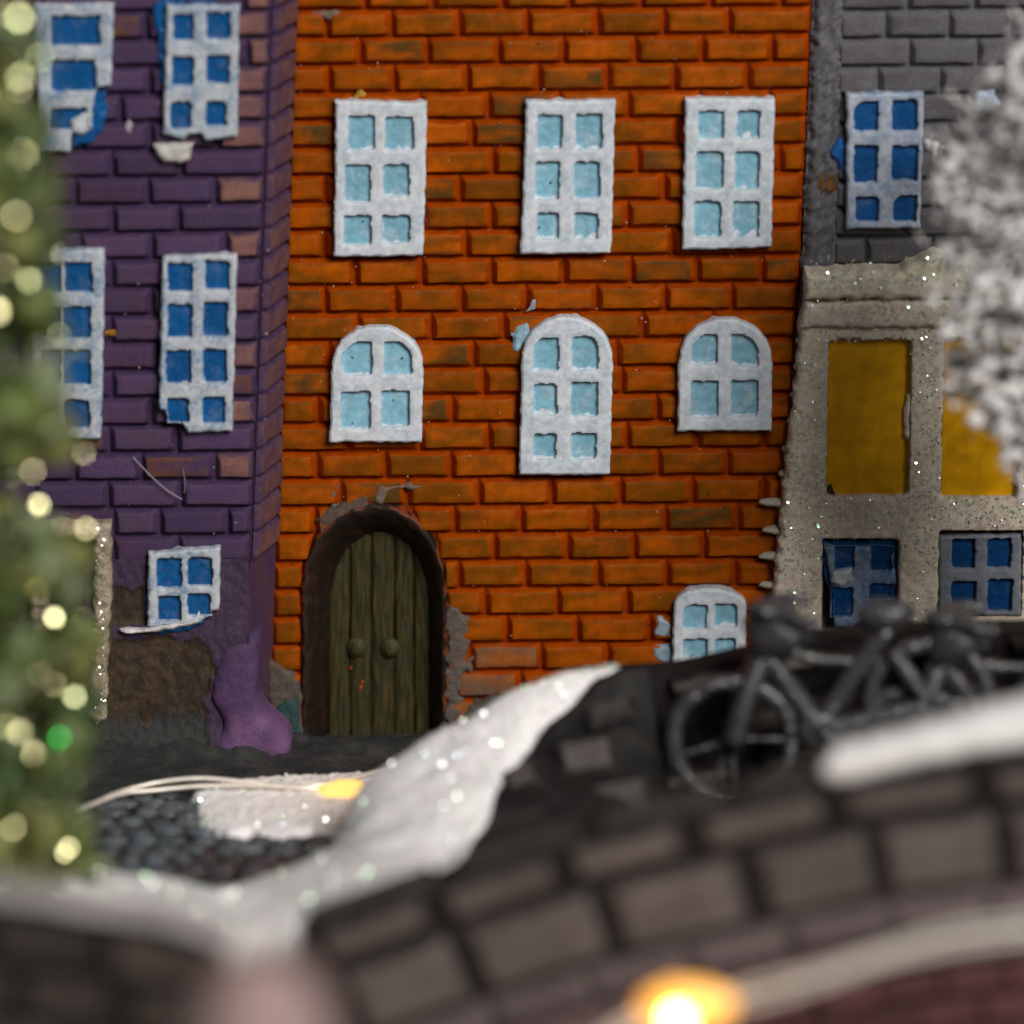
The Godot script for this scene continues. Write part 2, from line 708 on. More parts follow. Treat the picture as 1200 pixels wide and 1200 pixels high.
func specks(house: Node, z: float, x0: float, y0: float, x1: float, y1: float, n: int) -> void:
	var mb := MB.new()
	for k in n:
		var sx := rng.randf_range(x0, x1)
		var sy := rng.randf_range(y0, y1)
		var gap := door_gap(sy)
		if gap.size() and sx > gap[0] - 6.0 and sx < gap[1] + 6.0:
			continue
		var p := at(sx, sy, z + rng.randf_range(-0.3, 0.05))
		var r := rng.randf_range(0.03, 0.085)
		var g := rng.randf_range(0.15, 0.7)
		var c := Color(g, g * 0.85, g * 0.75) if rng.randf() < 0.7 else Color(0.03, 0.015, 0.01)
		ball(mb, p, Vector3(r, r, r), 0.02, 9.0, c, c, 6)
	var o := put(mb, "dust_specks", M.dull_paint, house)
	o.set_meta("kind", "stuff")


# ---------------------------------------------------------------- the orange house
func orange_left(y: float) -> float:
	return 341.0 - 28.0 * y / 850.0


func orange_right(y: float) -> float:
	return 953.0 - 34.0 * y / 740.0


func door_gap(y: float) -> Array:
	if y < 592.0:
		return []
	var t := clampf((690.0 - y) / 96.0, 0.0, 1.0)
	var half := 82.0 * pow(1.0 - t * t, 0.5) if t < 1.0 else 10.0
	return [438.0 - half, 439.0 + half]


func orange_house() -> void:
	var o := thing("orange_house", "orange brick miniature house with pale blue panes and an arched olive door", "model house", at(620, 850, 0))
	var side := Color(0.42, 0.052, 0.004)
	var out := []
	out.append([340, -120])
	out.append([312, 852])
	out.append([357, 862])
	for k in 13:
		var a := PI * (1.0 - k / 12.0)
		out.append([438.5 + 81.0 * cos(a), 690.0 - 96.0 * sin(a)])
	out.append([520, 862])
	out.append([900, 862])
	out.append([957, -120])
	var body := prism(shape(out, -0.74), -26.0, -0.74, Color(0.26, 0.038, 0.002))
	put(body, "wall", M.brick_paint, o, true)
	var wins := [
		[[[393, 118], [501, 120], [496, 299], [391, 301]], [[410, 137, 437, 174], [453, 138, 483, 174], [406, 194, 432, 235], [451, 194, 478, 228], [405, 254, 433, 285], [450, 254, 479, 283]]],
		[[[616, 118], [721, 117], [716, 297], [610, 297]], [[631, 136, 657, 173], [676, 135, 704, 173], [629, 191, 654, 232], [674, 191, 701, 231], [631, 251, 653, 278], [675, 251, 699, 278]]],
		[[[803, 115], [908, 115], [904, 290], [799, 293]], [[820, 131, 847, 161], [865, 131, 889, 161], [817, 179, 846, 220], [863, 179, 888, 220], [815, 237, 843, 276], [860, 237, 888, 276]]],
		[arch_list(388, 496, 382, 436, 518, 14, 2.0), [[403, 402, 434, 438, 1.5, 0.2], [452, 401, 481, 437, 0.2, 1.5], [401, 460, 432, 500], [449, 459, 478, 498]]],
		[arch_list(611, 718, 371, 425, 556, 14, 3.0), [[627, 397, 653, 432, 1.0, 0.2], [672, 395, 700, 432, 0.3, 1.2], [627, 451, 651, 484], [671, 449, 699, 486], [627, 510, 650, 536], [671, 509, 697, 536]]],
		[arch_list(795, 905, 373, 428, 505, 14, 1.0), [[812, 393, 839, 425, 1.5, 0.2], [858, 393, 887, 427, 0.2, 1.5], [811, 448, 840, 487], [858, 447, 887, 486]]],
		[arch_list(789, 875, 689, 712, 785, 14, 1.0), [[802, 710, 827, 735, 0.6, 0.2], [839, 709, 862, 733, 0.2, 0.6], [802, 750, 827, 771], [839, 750, 860, 770]]],
	]
	var covered := []
	var polys := []
	for w in wins:
		var p := shape(w[0], 0.7)
		polys.append(p)
		covered.append(box_of(p) if w[0].size() == 4 else Rect2(box_of(p).position, box_of(p).size * Vector2(1, 0.6)))
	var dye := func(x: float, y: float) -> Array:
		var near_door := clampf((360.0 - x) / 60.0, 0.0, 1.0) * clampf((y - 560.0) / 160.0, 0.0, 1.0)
		var k := rng.randf_range(0.86, 1.12)
		var a := Color(0.45 * k, 0.090 * k, 0.001)
		var b := Color(0.215 * k, 0.062 * k, 0.003)
		if rng.randf() < 0.12:
			b = Color(0.11, 0.052, 0.010)
		if y > 770.0 and x > 500.0 and x < 600.0:
			a = Color(0.33, 0.10, 0.02)
			b = Color(0.16, 0.10, 0.07)
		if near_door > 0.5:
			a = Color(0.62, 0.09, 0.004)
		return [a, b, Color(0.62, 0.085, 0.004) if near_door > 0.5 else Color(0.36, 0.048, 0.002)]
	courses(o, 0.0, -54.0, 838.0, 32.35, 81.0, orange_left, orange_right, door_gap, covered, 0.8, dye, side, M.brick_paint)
	var white := Color(0.74, 0.79, 0.87)
	var tints := [0.0, 0.12, 0.12, 0.05, 0.15, 0.1, 0.0]
	for k in wins.size():
		var holes := []
		for h in wins[k][1]:
			if h.size() > 4:
				holes.append(hole(h[0], h[1], h[2], h[3], 0.7, h[4], h[5]))
			else:
				holes.append(hole(h[0], h[1], h[2], h[3], 0.7, rng.randf_range(0.1, 0.3), rng.randf_range(0.1, 0.4), rng.randf_range(0.1, 0.4), rng.randf_range(0.1, 0.35)))
		window(o, 0.0, polys[k], holes, 0.95, white, Color(0.46, 0.60, 0.70), Color(0.27, 0.56, 0.72), 1.0, 0.16 + tints[k])
	# spilled pale blue and grey paint
	var blue := Color(0.33, 0.52, 0.64)
	smear(o, 0.0, [[602, 380], [618, 378], [622, 392], [612, 408], [604, 414], [600, 396]], 0.25, blue, M.pane_paint)
	smear(o, 0.0, [[772, 724], [787, 726], [788, 747], [764, 747]], 0.12, Color(0.32, 0.40, 0.47), M.pane_paint)
	smear(o, 0.0, [[762, 757], [790, 755], [790, 786], [776, 781], [764, 770]], 0.12, Color(0.30, 0.44, 0.54), M.pane_paint)
	smear(o, 0.0, [[623, 352], [628, 351], [627, 362], [616, 366], [620, 360]], 0.1, Color(0.32, 0.36, 0.4), M.pane_paint, "paint_smear", 0.1, 0.05)
	smear(o, 0.0, [[416, 84], [444, 80], [446, 87], [430, 92], [427, 118], [416, 118], [418, 95]], -0.12, Color(0.5, 0.26, 0.04), M.dull_paint)
	smear(o, 0.0, [[358, 16], [412, 14], [412, 22], [360, 23]], -0.12, Color(0.2, 0.15, 0.11), M.dull_paint)
	smear(o, 0.0, [[386, 570], [396, 570], [396, 596], [388, 598]], 0.06, Color(0.16, 0.13, 0.12), M.dull_paint)
	smear(o, 0.0, [[440, 570], [500, 566], [502, 572], [458, 576], [452, 592], [438, 592]], 0.06, Color(0.2, 0.14, 0.11), M.dull_paint)
	# bare plaster round the door
	var bare := Color(0.13, 0.095, 0.075)
	smear(o, 0.0, [[374, 602], [398, 592], [430, 580], [430, 598], [398, 612], [378, 632], [372, 625]], 0.05, bare, M.rough_resin, "bare_plaster")
	smear(o, 0.0, [[521, 705], [534, 700], [548, 730], [552, 760], [545, 800], [540, 850], [520, 855]], 0.05, Color(0.15, 0.12, 0.10), M.rough_resin, "bare_plaster", 0.5, 0.5)
	smear(o, 0.0, [[310, 775], [326, 774], [352, 798], [358, 862], [312, 858]], 0.15, Color(0.12, 0.095, 0.08), M.rough_resin, "bare_plaster", 0.5, 0.3)
	smear(o, 0.0, [[326, 822], [350, 815], [354, 862], [330, 866], [318, 850]], 0.35, Color(0.035, 0.085, 0.09), M.rough_resin, "paint_smear", 0.5, 0.3)
	smear(o, 0.0, [[545, 822], [700, 800], [900, 800], [900, 862], [540, 862]], 0.1, Color(0.10, 0.085, 0.075), M.rough_resin, "bare_plaster", 0.5, 0.6)
	# arched door sunk into the wall
	var door := Node3D.new()
	door.name = "door"
	o.add_child(door)
	var ring_out := []
	var ring_in := []
	for k in 25:
		var t := k / 24.0
		var x_o: float
		var y_o: float
		var x_i: float
		var y_i: float
		if t < 0.3:
			var q := t / 0.3
			x_o = 357.0
			y_o = lerpf(868.0, 690.0, q)
			x_i = 389.0 - 6.0 * (1.0 - q)
			y_i = lerpf(866.0, 705.0, q)
		elif t > 0.7:
			var q := (t - 0.7) / 0.3
			x_o = 520.0
			y_o = lerpf(690.0, 868.0, q)
			x_i = 502.0
			y_i = lerpf(705.0, 866.0, q)
		else:
			var a := PI * (1.0 - (t - 0.3) / 0.4)
			x_o = 438.5 + 81.5 * cos(a)
			y_o = 690.0 - 96.0 * sin(a)
			x_i = 445.5 + 56.5 * cos(a)
			y_i = 705.0 - 80.0 * sin(a)
		ring_out.append(at(x_o, y_o, 0.1))
		ring_in.append(at(x_i, y_i, -2.4))
	var mb := MB.new()
	var rows := []
	for k in 121:
		var f := k / 120.0 * 24.0
		var i := mini(int(f), 23)
		var a: Vector3 = ring_out[i].lerp(ring_out[i + 1], f - i)
		var b: Vector3 = ring_in[i].lerp(ring_in[i + 1], f - i)
		var mid := Vector3((a.x + b.x) * 0.5, (a.y + b.y) * 0.5, 0)
		var centre := at(442, 740, 0)
		var outward := Vector3(a.x - centre.x, a.y - centre.y, 0).normalized()
		var row := []
		for j in 13:
			var s := j / 12.0
			var p: Vector3
			if s < 0.25:
				p = a + outward * (0.25 - s) * 1.8
				p.z = -0.5 + 0.7 * sin(PI * 0.5 * s / 0.25)
			else:
				var q := (s - 0.25) / 0.75
				p = a.lerp(b, q)
				p.z = lerpf(0.2, -2.5, pow(q, 1.5))
			p += Vector3(nz(p, 0.8), nz(p + Vector3(4, 0, 0), 0.8), nz(p + Vector3(0, 7, 0), 0.9)) * 0.1
			var streak := nz(Vector3(f * 0.4, s * 9.0, 0), 1.0)
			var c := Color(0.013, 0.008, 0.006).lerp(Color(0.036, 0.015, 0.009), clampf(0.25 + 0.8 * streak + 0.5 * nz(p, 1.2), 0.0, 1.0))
			if s < 0.2 and nz(p, 1.0) > 0.1:
				c = Color(0.22, 0.045, 0.012)
			row.append(mb.p(p, c))
		rows.append(row)
	for k in 120:
		for j in 12:
			mb.quad(rows[k][j], rows[k][j + 1], rows[k + 1][j + 1], rows[k + 1][j])
	put(mb, "door_surround", M.wood_paint, door)
	var edges := [384.0, 410.0, 435.0, 462.0, 485.0, 505.0]
	for k in 5:
		var pm := MB.new()
		var x0: float = edges[k]
		var x1: float = edges[k + 1]
		var ids := []
		var nyy := 60
		var nxx := 13
		for j in nyy + 1:
			for i in nxx + 1:
				var fx := float(i) / nxx
				var x := lerpf(x0, x1, fx)
				var t := clampf(absf(x - 445.5) / 58.0, 0.0, 1.0)
				var top := 705.0 - 82.0 * sqrt(1.0 - t * t)
				var bot := 872.0 - 12.0 * pow((x - 440.0) / 60.0, 2.0)
				var y := lerpf(bot, top, float(j) / nyy)
				var z := -2.45 + 0.22 * (1.0 - pow(absf(fx * 2.0 - 1.0), 6.0))
				z += 0.09 * noise.get_noise_2d(x * 0.28, y * 0.02) + 0.06 * noise.get_noise_2d(x * 0.7, y * 0.03 + 40.0)
				var st := noise.get_noise_2d(x * 0.3 + 11.0, y * 0.016) + 0.5 * noise.get_noise_2d(x * 0.8, y * 0.03)
				var c := Color(0.040, 0.040, 0.012).lerp(Color(0.085, 0.05, 0.012), clampf(st * 1.2 - 0.15, 0.0, 0.8)).lerp(Color(0.018, 0.02, 0.008), clampf(-st * 1.2 - 0.1, 0.0, 0.8))
				if i == 0 or i == nxx:
					z -= 0.1
				ids.append(pm.p(at(x, y, z), c))
		for j in nyy:
			for i in nxx:
				var a: int = ids[j * (nxx + 1) + i]
				pm.quad(a, a + 1, a + nxx + 2, a + nxx + 1)
		put(pm, "plank", M.wood_paint, door)
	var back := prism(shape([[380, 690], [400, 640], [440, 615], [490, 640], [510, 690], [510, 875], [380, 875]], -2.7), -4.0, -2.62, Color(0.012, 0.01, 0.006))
	put(back, "door_back", M.wood_paint, door)
	for q in [[418, 759], [457, 760]]:
		var kb := MB.new()
		var c := at(q[0], q[1], -2.2)
		ball(kb, c, Vector3(0.86, 0.86, 0.4), 0.06, 1.3, Color(0.042, 0.041, 0.013), Color(0.042, 0.041, 0.013), 18)
		ball(kb, c + Vector3(0.08, 0.0, 0.4), Vector3(0.55, 0.55, 0.2), 0.05, 1.6, Color(0.048, 0.045, 0.014), Color(0.048, 0.045, 0.014), 16)
		put(kb, "knob", M.wood_paint, door)
	var drops := MB.new()
	for q in [[411, 783], [424, 800], [423, 806], [413, 768], [419, 770]]:
		ball(drops, at(q[0], q[1], -2.2), Vector3(0.16, 0.2, 0.08), 0.08, 2.0, Color(0.4, 0.06, 0.006), Color(0.3, 0.05, 0.006), 8)
	put(drops, "paint_drip", M.gloss_paint, door)
	specks(o, 0.0, 330, 10, 930, 780, 320)


# ---------------------------------------------------------------- the purple house
func purple_right(y: float) -> float:
	return 318.0 - 26.0 * y / 700.0


func purple_house() -> void:
	var z := 6.0
	var o := thing("purple_house", "purple brick miniature house with deep blue panes and chipped white frames", "model house", at(180, 850, 6))
	var side := Color(0.068, 0.039, 0.098)
	var a := flat(-70, -120, z)
	var body := prism(shape([[-70, -120], [-70, 905], [288, 905], [291, 700], [321.5, -120]], z - 0.69), -24.0, z - 0.69, side)
	put(body, "wall", M.dull_paint, o, true)
	var flank := MB.new()
	# the flank that runs back to the orange wall
	var fl := []
	for k in 41:
		var py := -120.0 + k * 25.0
		var p := at(purple_right(py) - 1.0, py, z - 0.5)
		var q := at(orange_left(py) + 4.0, py, -0.6)
		for j in 5:
			var r := p.lerp(q, j / 4.0)
			fl.append(flank.p(r + Vector3(0.08 * nz(r, 0.6), 0, 0), side.lerp(Color(0.12, 0.05, 0.07), clampf(0.4 + nz(r, 0.8), 0.0, 1.0))))
	for k in 40:
		for j in 4:
			var i0: int = fl[k * 5 + j]
			flank.quad(i0, fl[(k + 1) * 5 + j], fl[(k + 1) * 5 + j + 1], fl[k * 5 + j + 1])
	put(flank, "flank", M.dull_paint, o)
	var W := [
		[[[40, 5], [133, 4], [130, 100], [112, 103], [108, 128], [108, 150], [84, 154], [82, 178], [46, 178]], [[62, 20, 115, 52], [62, 72, 110, 105], [62, 128, 100, 150]]],
		[[[195, 6], [280, 6], [278, 160], [240, 165], [236, 157], [222, 157], [215, 164], [191, 157]], [[204, 18, 225, 46], [244, 16, 268, 45], [203, 68, 225, 99], [243, 66, 267, 97], [201, 121, 222, 150], [243, 120, 263, 146]]],
		[[[38, 293], [123, 292], [118, 514], [36, 516]], [[50, 309, 70, 341], [78, 309, 106, 341], [50, 361, 70, 395], [76, 361, 104, 395], [50, 412, 70, 449], [76, 412, 104, 449], [78, 470, 103, 500]]],
		[[[190, 300], [278, 298], [272, 505], [220, 507], [214, 496], [196, 496], [195, 482], [186, 480]], [[198, 310, 224, 340], [242, 307, 267, 338], [198, 358, 223, 394], [240, 356, 265, 393], [196, 412, 222, 448], [240, 411, 264, 447], [239, 466, 262, 495], [198, 468, 219, 494]]],
		[[[174, 648], [258, 641], [257, 715], [246, 716], [246, 722], [230, 731], [184, 735], [173, 735]], [[185, 656, 211, 687], [222, 655, 247, 685], [187, 700, 210, 726], [221, 697, 245, 720]]],
	]
	var covered := []
	var polys := []
	for w in W:
		var p := shape(w[0], z + 0.7)
		polys.append(p)
		covered.append(box_of(p))
	var dye := func(x: float, y: float) -> Array:
		var k := rng.randf_range(0.8, 1.2)
		var a2 := Color(0.080 * k, 0.046 * k, 0.120 * k)
		var b2 := Color(0.088 * k, 0.048 * k, 0.100 * k)
		if x > 262.0 and y < 560.0:
			a2 = Color(0.30, 0.145, 0.12)
			b2 = Color(0.19, 0.09, 0.10)
		elif rng.randf() < 0.14:
			b2 = Color(0.15, 0.06, 0.035)
		return [a2, b2]
	var to_left := func(_y: float) -> float: return -40.0
	var out := func(y: float) -> Array:
		return [-60.0, 132.0] if y > 606.0 else []
	courses(o, z, -54.0, 640.0, 32.35, 82.0, to_left, purple_right, out, covered, 0.75, dye, side, M.dull_paint)
	# bricks of the flank
	var py := -54.0
	while py < 640.0:
		var lo_f := at(purple_right(py + 32.0) + 1.5, py + 32.0, z - 0.35)
		var hi_f := at(purple_right(py) + 1.5, py, z - 0.35)
		var lo_b := at(orange_left(py + 32.0) + 5.0, py + 32.0, -0.3)
		var ex := (lo_b - lo_f)
		ex.y = 0.0
		var w := ex.length()
		ex = ex.normalized()
		var T := Transform3D(Basis(ex, Vector3(hi_f.x - lo_f.x, hi_f.y - lo_f.y, 0).normalized(), ex.cross(Vector3.UP).normalized()), lo_f + ex * 0.25)
		put(brick(T, w * 0.95, hi_f.y - lo_f.y, 0.42, 0.38, Color(0.21, 0.095, 0.085), Color(0.12, 0.055, 0.085), side), "brick", M.dull_paint, o)
		py += 32.35
	var white := Color(0.60, 0.64, 0.70)
	var deep := Color(0.006, 0.105, 0.33)
	for k in W.size():
		var holes := []
		for h in W[k][1]:
			holes.append(hole(h[0], h[1], h[2], h[3], z + 0.7, rng.randf_range(0.08, 0.4), rng.randf_range(0.08, 0.4), rng.randf_range(0.1, 0.4), rng.randf_range(0.1, 0.4)))
		window(o, z, polys[k], holes, 0.85, white, Color(0.10, 0.24, 0.44), deep, 0.25, 0.3)
	smear(o, z, [[108, 110], [127, 103], [122, 150], [110, 168], [84, 172], [82, 128]], 0.3, deep, M.pane_paint)
	smear(o, z, [[178, 0], [250, 0], [250, 5], [196, 8], [196, 120], [190, 100], [182, 40]], 0.25, deep, M.pane_paint)
	smear(o, z, [[166, 700], [240, 690], [246, 722], [230, 738], [196, 744], [180, 738]], 0.3, deep, M.pane_paint)
	# thick white drips of paint
	smear(o, z, [[179, 168], [228, 166], [222, 186], [212, 191], [192, 190], [182, 180]], 0.8, Color(0.62, 0.60, 0.58), M.white_paint, "paint_drip", 0.5, 0.1)
	smear(o, z, [[82, 140], [104, 125], [110, 132], [108, 152], [96, 158], [84, 154]], 0.8, white, M.white_paint, "paint_drip", 0.5, 0.1)
	smear(o, z, [[140, 736], [172, 734], [190, 727], [228, 722], [234, 714], [236, 726], [222, 732], [180, 739], [148, 741]], 0.9, Color(0.7, 0.68, 0.7), M.white_paint, "paint_drip", 0.4, 0.1)
	smear(o, z, [[146, 142], [152, 138], [156, 146], [150, 158], [147, 152]], 0.15, Color(0.4, 0.38, 0.42), M.white_paint, "paint_drip", 0.1, 0.2)
	for q in [[134, 32, 152, 39], [134, 66, 152, 72], [133, 97, 150, 103], [120, 357, 132, 364], [118, 388, 140, 394], [150, 452, 170, 459], [118, 486, 132, 492]]:
		smear(o, z, [[q[0], q[1]], [q[2], q[1]], [q[2], q[3]], [q[0], q[3]]], -0.12, Color(0.34, 0.15, 0.01), M.dull_paint, "paint_smear", 0.1, 0.1)
	# hair caught in the paint
	var hair := MB.new()
	tube(hair, smooth([at(156, 536, 6.3), at(175, 556, 6.4), at(195, 574, 6.4), at(213, 585, 6.5)], 12), [0.05], 6, Color(0.4, 0.35, 0.42))
	tube(hair, smooth([at(214, 549, 6.3), at(217, 565, 6.4), at(216, 578, 6.5)], 8), [0.03], 6, Color(0.35, 0.3, 0.38))
	put(hair, "stray_bristle", M.dull_paint, o)
	# rendered foot of the wall, brown where the paint has missed
	var foot := MB.new()
	var ids := []
	var miss := shape([[100, 752], [170, 748], [248, 752], [252, 790], [244, 822], [248, 900], [100, 900]], z)
	var miss2 := shape([[126, 692], [168, 690], [172, 730], [150, 738], [126, 738]], z)
	var nx := 110
	var ny := 90
	for j in ny + 1:
		for i in nx + 1:
			var px := lerpf(100.0, 292.0, float(i) / nx)
			var pyy := lerpf(905.0, 655.0, float(j) / ny)
			var p := at(px, pyy, z - 0.02)
			var q2 := Vector2(p.x, p.y)
			var d := minf(sd_poly(miss, q2), sd_poly(miss2, q2)) + 0.5 * nz(p, 0.7) + 0.2 * nz(p, 2.0)
			p.z += 0.1 * nz(p, 0.35) + 0.08 * nz(p, 1.1) + 0.05 * nz(p, 2.7) - 0.14 * clampf(-d * 4.0, 0.0, 1.0)
			if pyy > 835.0:
				p.z += pow((pyy - 835.0) / 70.0, 2.0) * 3.0
			var c := Color(0.066, 0.041, 0.088).lerp(Color(0.085, 0.048, 0.10), clampf(0.5 + nz(p, 0.5), 0.0, 1.0))
			if d < 0.0:
				c = Color(0.085, 0.055, 0.034).lerp(Color(0.045, 0.03, 0.02), clampf(0.5 + 0.9 * nz(p, 0.6) + 0.5 * nz(p, 2.2), 0.0, 1.0))
			if pyy > 842.0 + 14.0 * nz(p, 0.4) and d < 0.3:
				c = Color(0.045, 0.047, 0.045)
			ids.append(foot.p(p, c))
	for j in ny:
		for i in nx:
			var i0: int = ids[j * (nx + 1) + i]
			foot.quad(i0, i0 + 1, i0 + nx + 2, i0 + nx + 1)
	put(foot, "plaster", M.rough_resin, o)
	# purple paint run down the corner and pooled
	var run := MB.new()
	var T2 := Transform3D(Basis(Vector3(1, 0, 0), Vector3(0, 1, -0.10), Vector3(0, 0, 1)), Vector3(0, 0, z + 0.4))
	var tone := func(p: Vector2, d: float, _i: float) -> Color:
		var k := clampf((p.y + 1.0) / 6.0 + 0.6 * nz2(p, 0.5, 4.0), 0.0, 1.0)
		return Color(0.20, 0.10, 0.225).lerp(Color(0.088, 0.048, 0.125), k)
	var rim := []
	for q in [[256, 756], [300, 750], [304, 780], [304, 826], [318, 846], [335, 860], [341, 878], [334, 893], [312, 898], [280, 899], [254, 893], [247, 880], [258, 858], [254, 842], [244, 826], [246, 800], [252, 776], [256, 756]]:
		rim.append(Vector2(q[0], q[1]))
	var rim2 := []
	for q in smooth(rim, 60):
		rim2.append([q.x, q.y])
	rim2.pop_back()
	put(plate(T2, shape(rim2, z + 1.2), [], 0.16, 0.62, 1.3, -3.0, 0.0, 0.0, 0.05, tone), "paint_drip", M.dull_paint, o)
	# glittered doorway
	var cream := Color(0.50, 0.43, 0.33)
	var dw := Node3D.new()
	dw.name = "doorway"
	o.add_child(dw)
	var tone3 := func(p: Vector2, d: float, _i: float) -> Color:
		return cream.lerp(Color(0.30, 0.23, 0.15), clampf(0.35 + 0.8 * nz2(p, 1.2, 2.0) + 0.5 * nz2(p, 3.1, 3.0), 0.0, 1.0))
	var T3 := Transform3D(Basis(), Vector3(0, 0, z))
	put(plate(T3, shape([[40, 612], [130, 612], [130, 700], [124, 840], [114, 848], [100, 838], [110, 760], [111, 628], [58, 628], [54, 845], [34, 845]], z + 0.6), [], 0.15, 1.0, 0.3, -0.6, 0.0, 0.15, 0.16, tone3), "door_frame", M.frost_paint, dw)
	put(prism(shape([[50, 620], [116, 620], [112, 845], [48, 845]], z), z - 0.66, z - 0.5, Color(0.075, 0.052, 0.038)), "door", M.wood_paint, dw, true)
	var gl := MB.new()
	for k in 170:
		var p := at(rng.randf_range(112, 124), rng.randf_range(614, 842), z + 1.05)
		flake(gl, p, scatter_dir(Vector3(0.2, 0.4, 0.9), 0.5), rng.randf_range(0.05, 0.1), Color(0.95, 0.93, 0.85))
	put(gl, "glitter", M.glitter, dw).set_meta("kind", "stuff")
	specks(o, z, 130, 10, 315, 640, 120)


# ---------------------------------------------------------------- the grey house
func grey_house() -> void:
	var o := thing("grey_house", "grey brick miniature house above a glittery cream shop front with yellow panes", "model house", at(1080, 850, 0))
	var grey := Color(0.155, 0.150, 0.168)
	put(prism(shape([[957, -120], [940, 310], [905, 700], [903, 868], [1290, 868], [1290, -120]], -0.46), -26.0, -0.40, grey), "wall", M.dull_paint, o, true)
	var dye := func(x: float, y: float) -> Array:
		var k := rng.randf_range(0.86, 1.12)
		return [Color(0.165 * k, 0.160 * k, 0.180 * k), Color(0.125 * k, 0.115 * k, 0.125 * k)]
	var gl := func(y: float) -> float: return 982.0 - 0.03 * y
	var gr := func(_y: float) -> float: return 1280.0
	var wp := shape([[992, 110], [1083, 108], [1078, 267], [992, 268]], 1.0)
	courses(o, 0.3, -50.0, 300.0, 33.2, 78.0, gl, gr, no_gap, [box_of(wp)], 0.75, dye, grey, M.dull_paint)
	# brushed strip where the grey paint meets the orange wall
	var strip := MB.new()
	var ids := []
	for j in 141:
		for i in 17:
			var py := lerpf(330.0, -60.0, j / 140.0)
			var e := 3.0 * noise.get_noise_2d(py * 0.06, 3.0) + 2.5 * noise.get_noise_2d(py * 0.2, 9.0)
			var px := lerpf(953.0 - py * 0.045 + e, 990.0 - 0.03 * py, i / 16.0)
			var p := at(px, py, 0.0)
			var dg := noise.get_noise_2d((px + py * 0.8) * 0.11, (px - py) * 0.03)
			p.z = -0.35 + 0.5 * smoothstep(0.0, 0.25, i / 16.0) + 0.22 * dg + 0.1 * nz(p, 2.0)
			if i == 0:
				p.z = -0.5
			if i == 16:
				p.z = -0.4
			var k := 1.0 + 0.15 * nz(p, 0.8)
			var c := Color(0.15 * k, 0.146 * k, 0.162 * k)
			if Vector2(px - 972.0, py - 215.0).length() < 13.0 + 6.0 * nz(p, 0.9):
				c = Color(0.22, 0.09, 0.02).lerp(Color(0.08, 0.06, 0.05), clampf(0.5 + nz(p, 1.6), 0.0, 1.0))
			ids.append(strip.p(p, c))
	for j in 140:
		for i in 16:
			var a: int = ids[j * 17 + i]
			strip.quad(a, a + 1, a + 18, a + 17)
	put(strip, "render_strip", M.dull_paint, o)
	var deep := Color(0.006, 0.10, 0.33)
	var hs := []
	for h in [[1002, 120, 1028, 152, 0.9, 0.1], [1046, 118, 1074, 152, 0.1, 0.5], [1002, 172, 1027, 213, 0.1, 0.1], [1046, 172, 1074, 210, 0.1, 0.1], [1004, 232, 1028, 258, 0.2, 0.4], [1048, 230, 1073, 258, 0.9, 0.1]]:
		hs.append(hole(h[0], h[1], h[2], h[3], 1.0, h[4], h[5], 0.3, 0.25))
	window(o, 0.3, wp, hs, 0.95, Color(0.52, 0.57, 0.68), Color(0.22, 0.33, 0.52), deep, 0.3, 0.3)
	smear(o, 0.3, [[990, 154], [980, 160], [975, 178], [981, 196], [991, 203]], 0.25, Color(0.012, 0.12, 0.38), M.pane_paint)
	smear(o, 0.3, [[1142, 110], [1165, 106], [1170, 120], [1150, 138], [1140, 125]], 0.6, Color(0.45, 0.55, 0.7), M.white_paint)
	# the shop front
	var z := 1.0
	var shop := Node3D.new()
	shop.name = "shop_front"
	o.add_child(shop)
	var T := Transform3D(Basis(), Vector3(0, 0, 0))
	var cream := Color(0.93, 0.82, 0.67)
	var tone := func(p: Vector2, d: float, inside: float) -> Color:
		if inside < 0.0:
			return Color(0.05, 0.045, 0.04)
		var k := clampf(0.4 + 0.5 * nz2(p, 0.35, 31.0) + 0.6 * nz2(p, 2.4, 32.0) + 0.5 * nz2(p, 5.2, 33.0), 0.0, 1.0)
		return cream.lerp(Color(0.66, 0.54, 0.44), k)
	var shp := [[938, 372], [935, 430], [927, 500], [918, 570], [912, 640], [905, 700], [903, 790], [1290, 790], [1290, 362], [1100, 366]]
	var sh := []
	sh.append(hole(970, 400, 1067, 580, 2.0, 0.25, 0.3, 0.25, 0.6))
	sh.append(hole(1104, 398, 1195, 582, 2.0, 0.25, 0.3, 0.3, 0.3))
	sh.append(hole(1230, 398, 1285, 582, 2.0))
	sh.append(hole(964, 634, 1052, 742, 2.0, 0.2, 0.2, 0.2, 0.2))
	sh.append(hole(1100, 624, 1198, 722, 2.0, 0.2, 0.2, 0.2, 0.2))
	put(plate(T, shape(shp, 1.9), sh, 0.16, 2.0, 0.5, -0.6, 0.1, 0.2, 0.05, tone), "front_panel", M.frost_paint, shop)
	smear(shop, 0.0, [[941, 345], [1290, 336], [1290, 376], [936, 378]], 2.5, cream * 0.92, M.frost_paint, "cornice", 0.5, 0.12)
	smear(shop, 0.0, [[942, 312], [1052, 308], [1078, 294], [1100, 290], [1290, 290], [1290, 342], [942, 343]], 3.0, Color(0.90, 0.82, 0.64), M.frost_paint, "cornice", 0.7, 0.15)
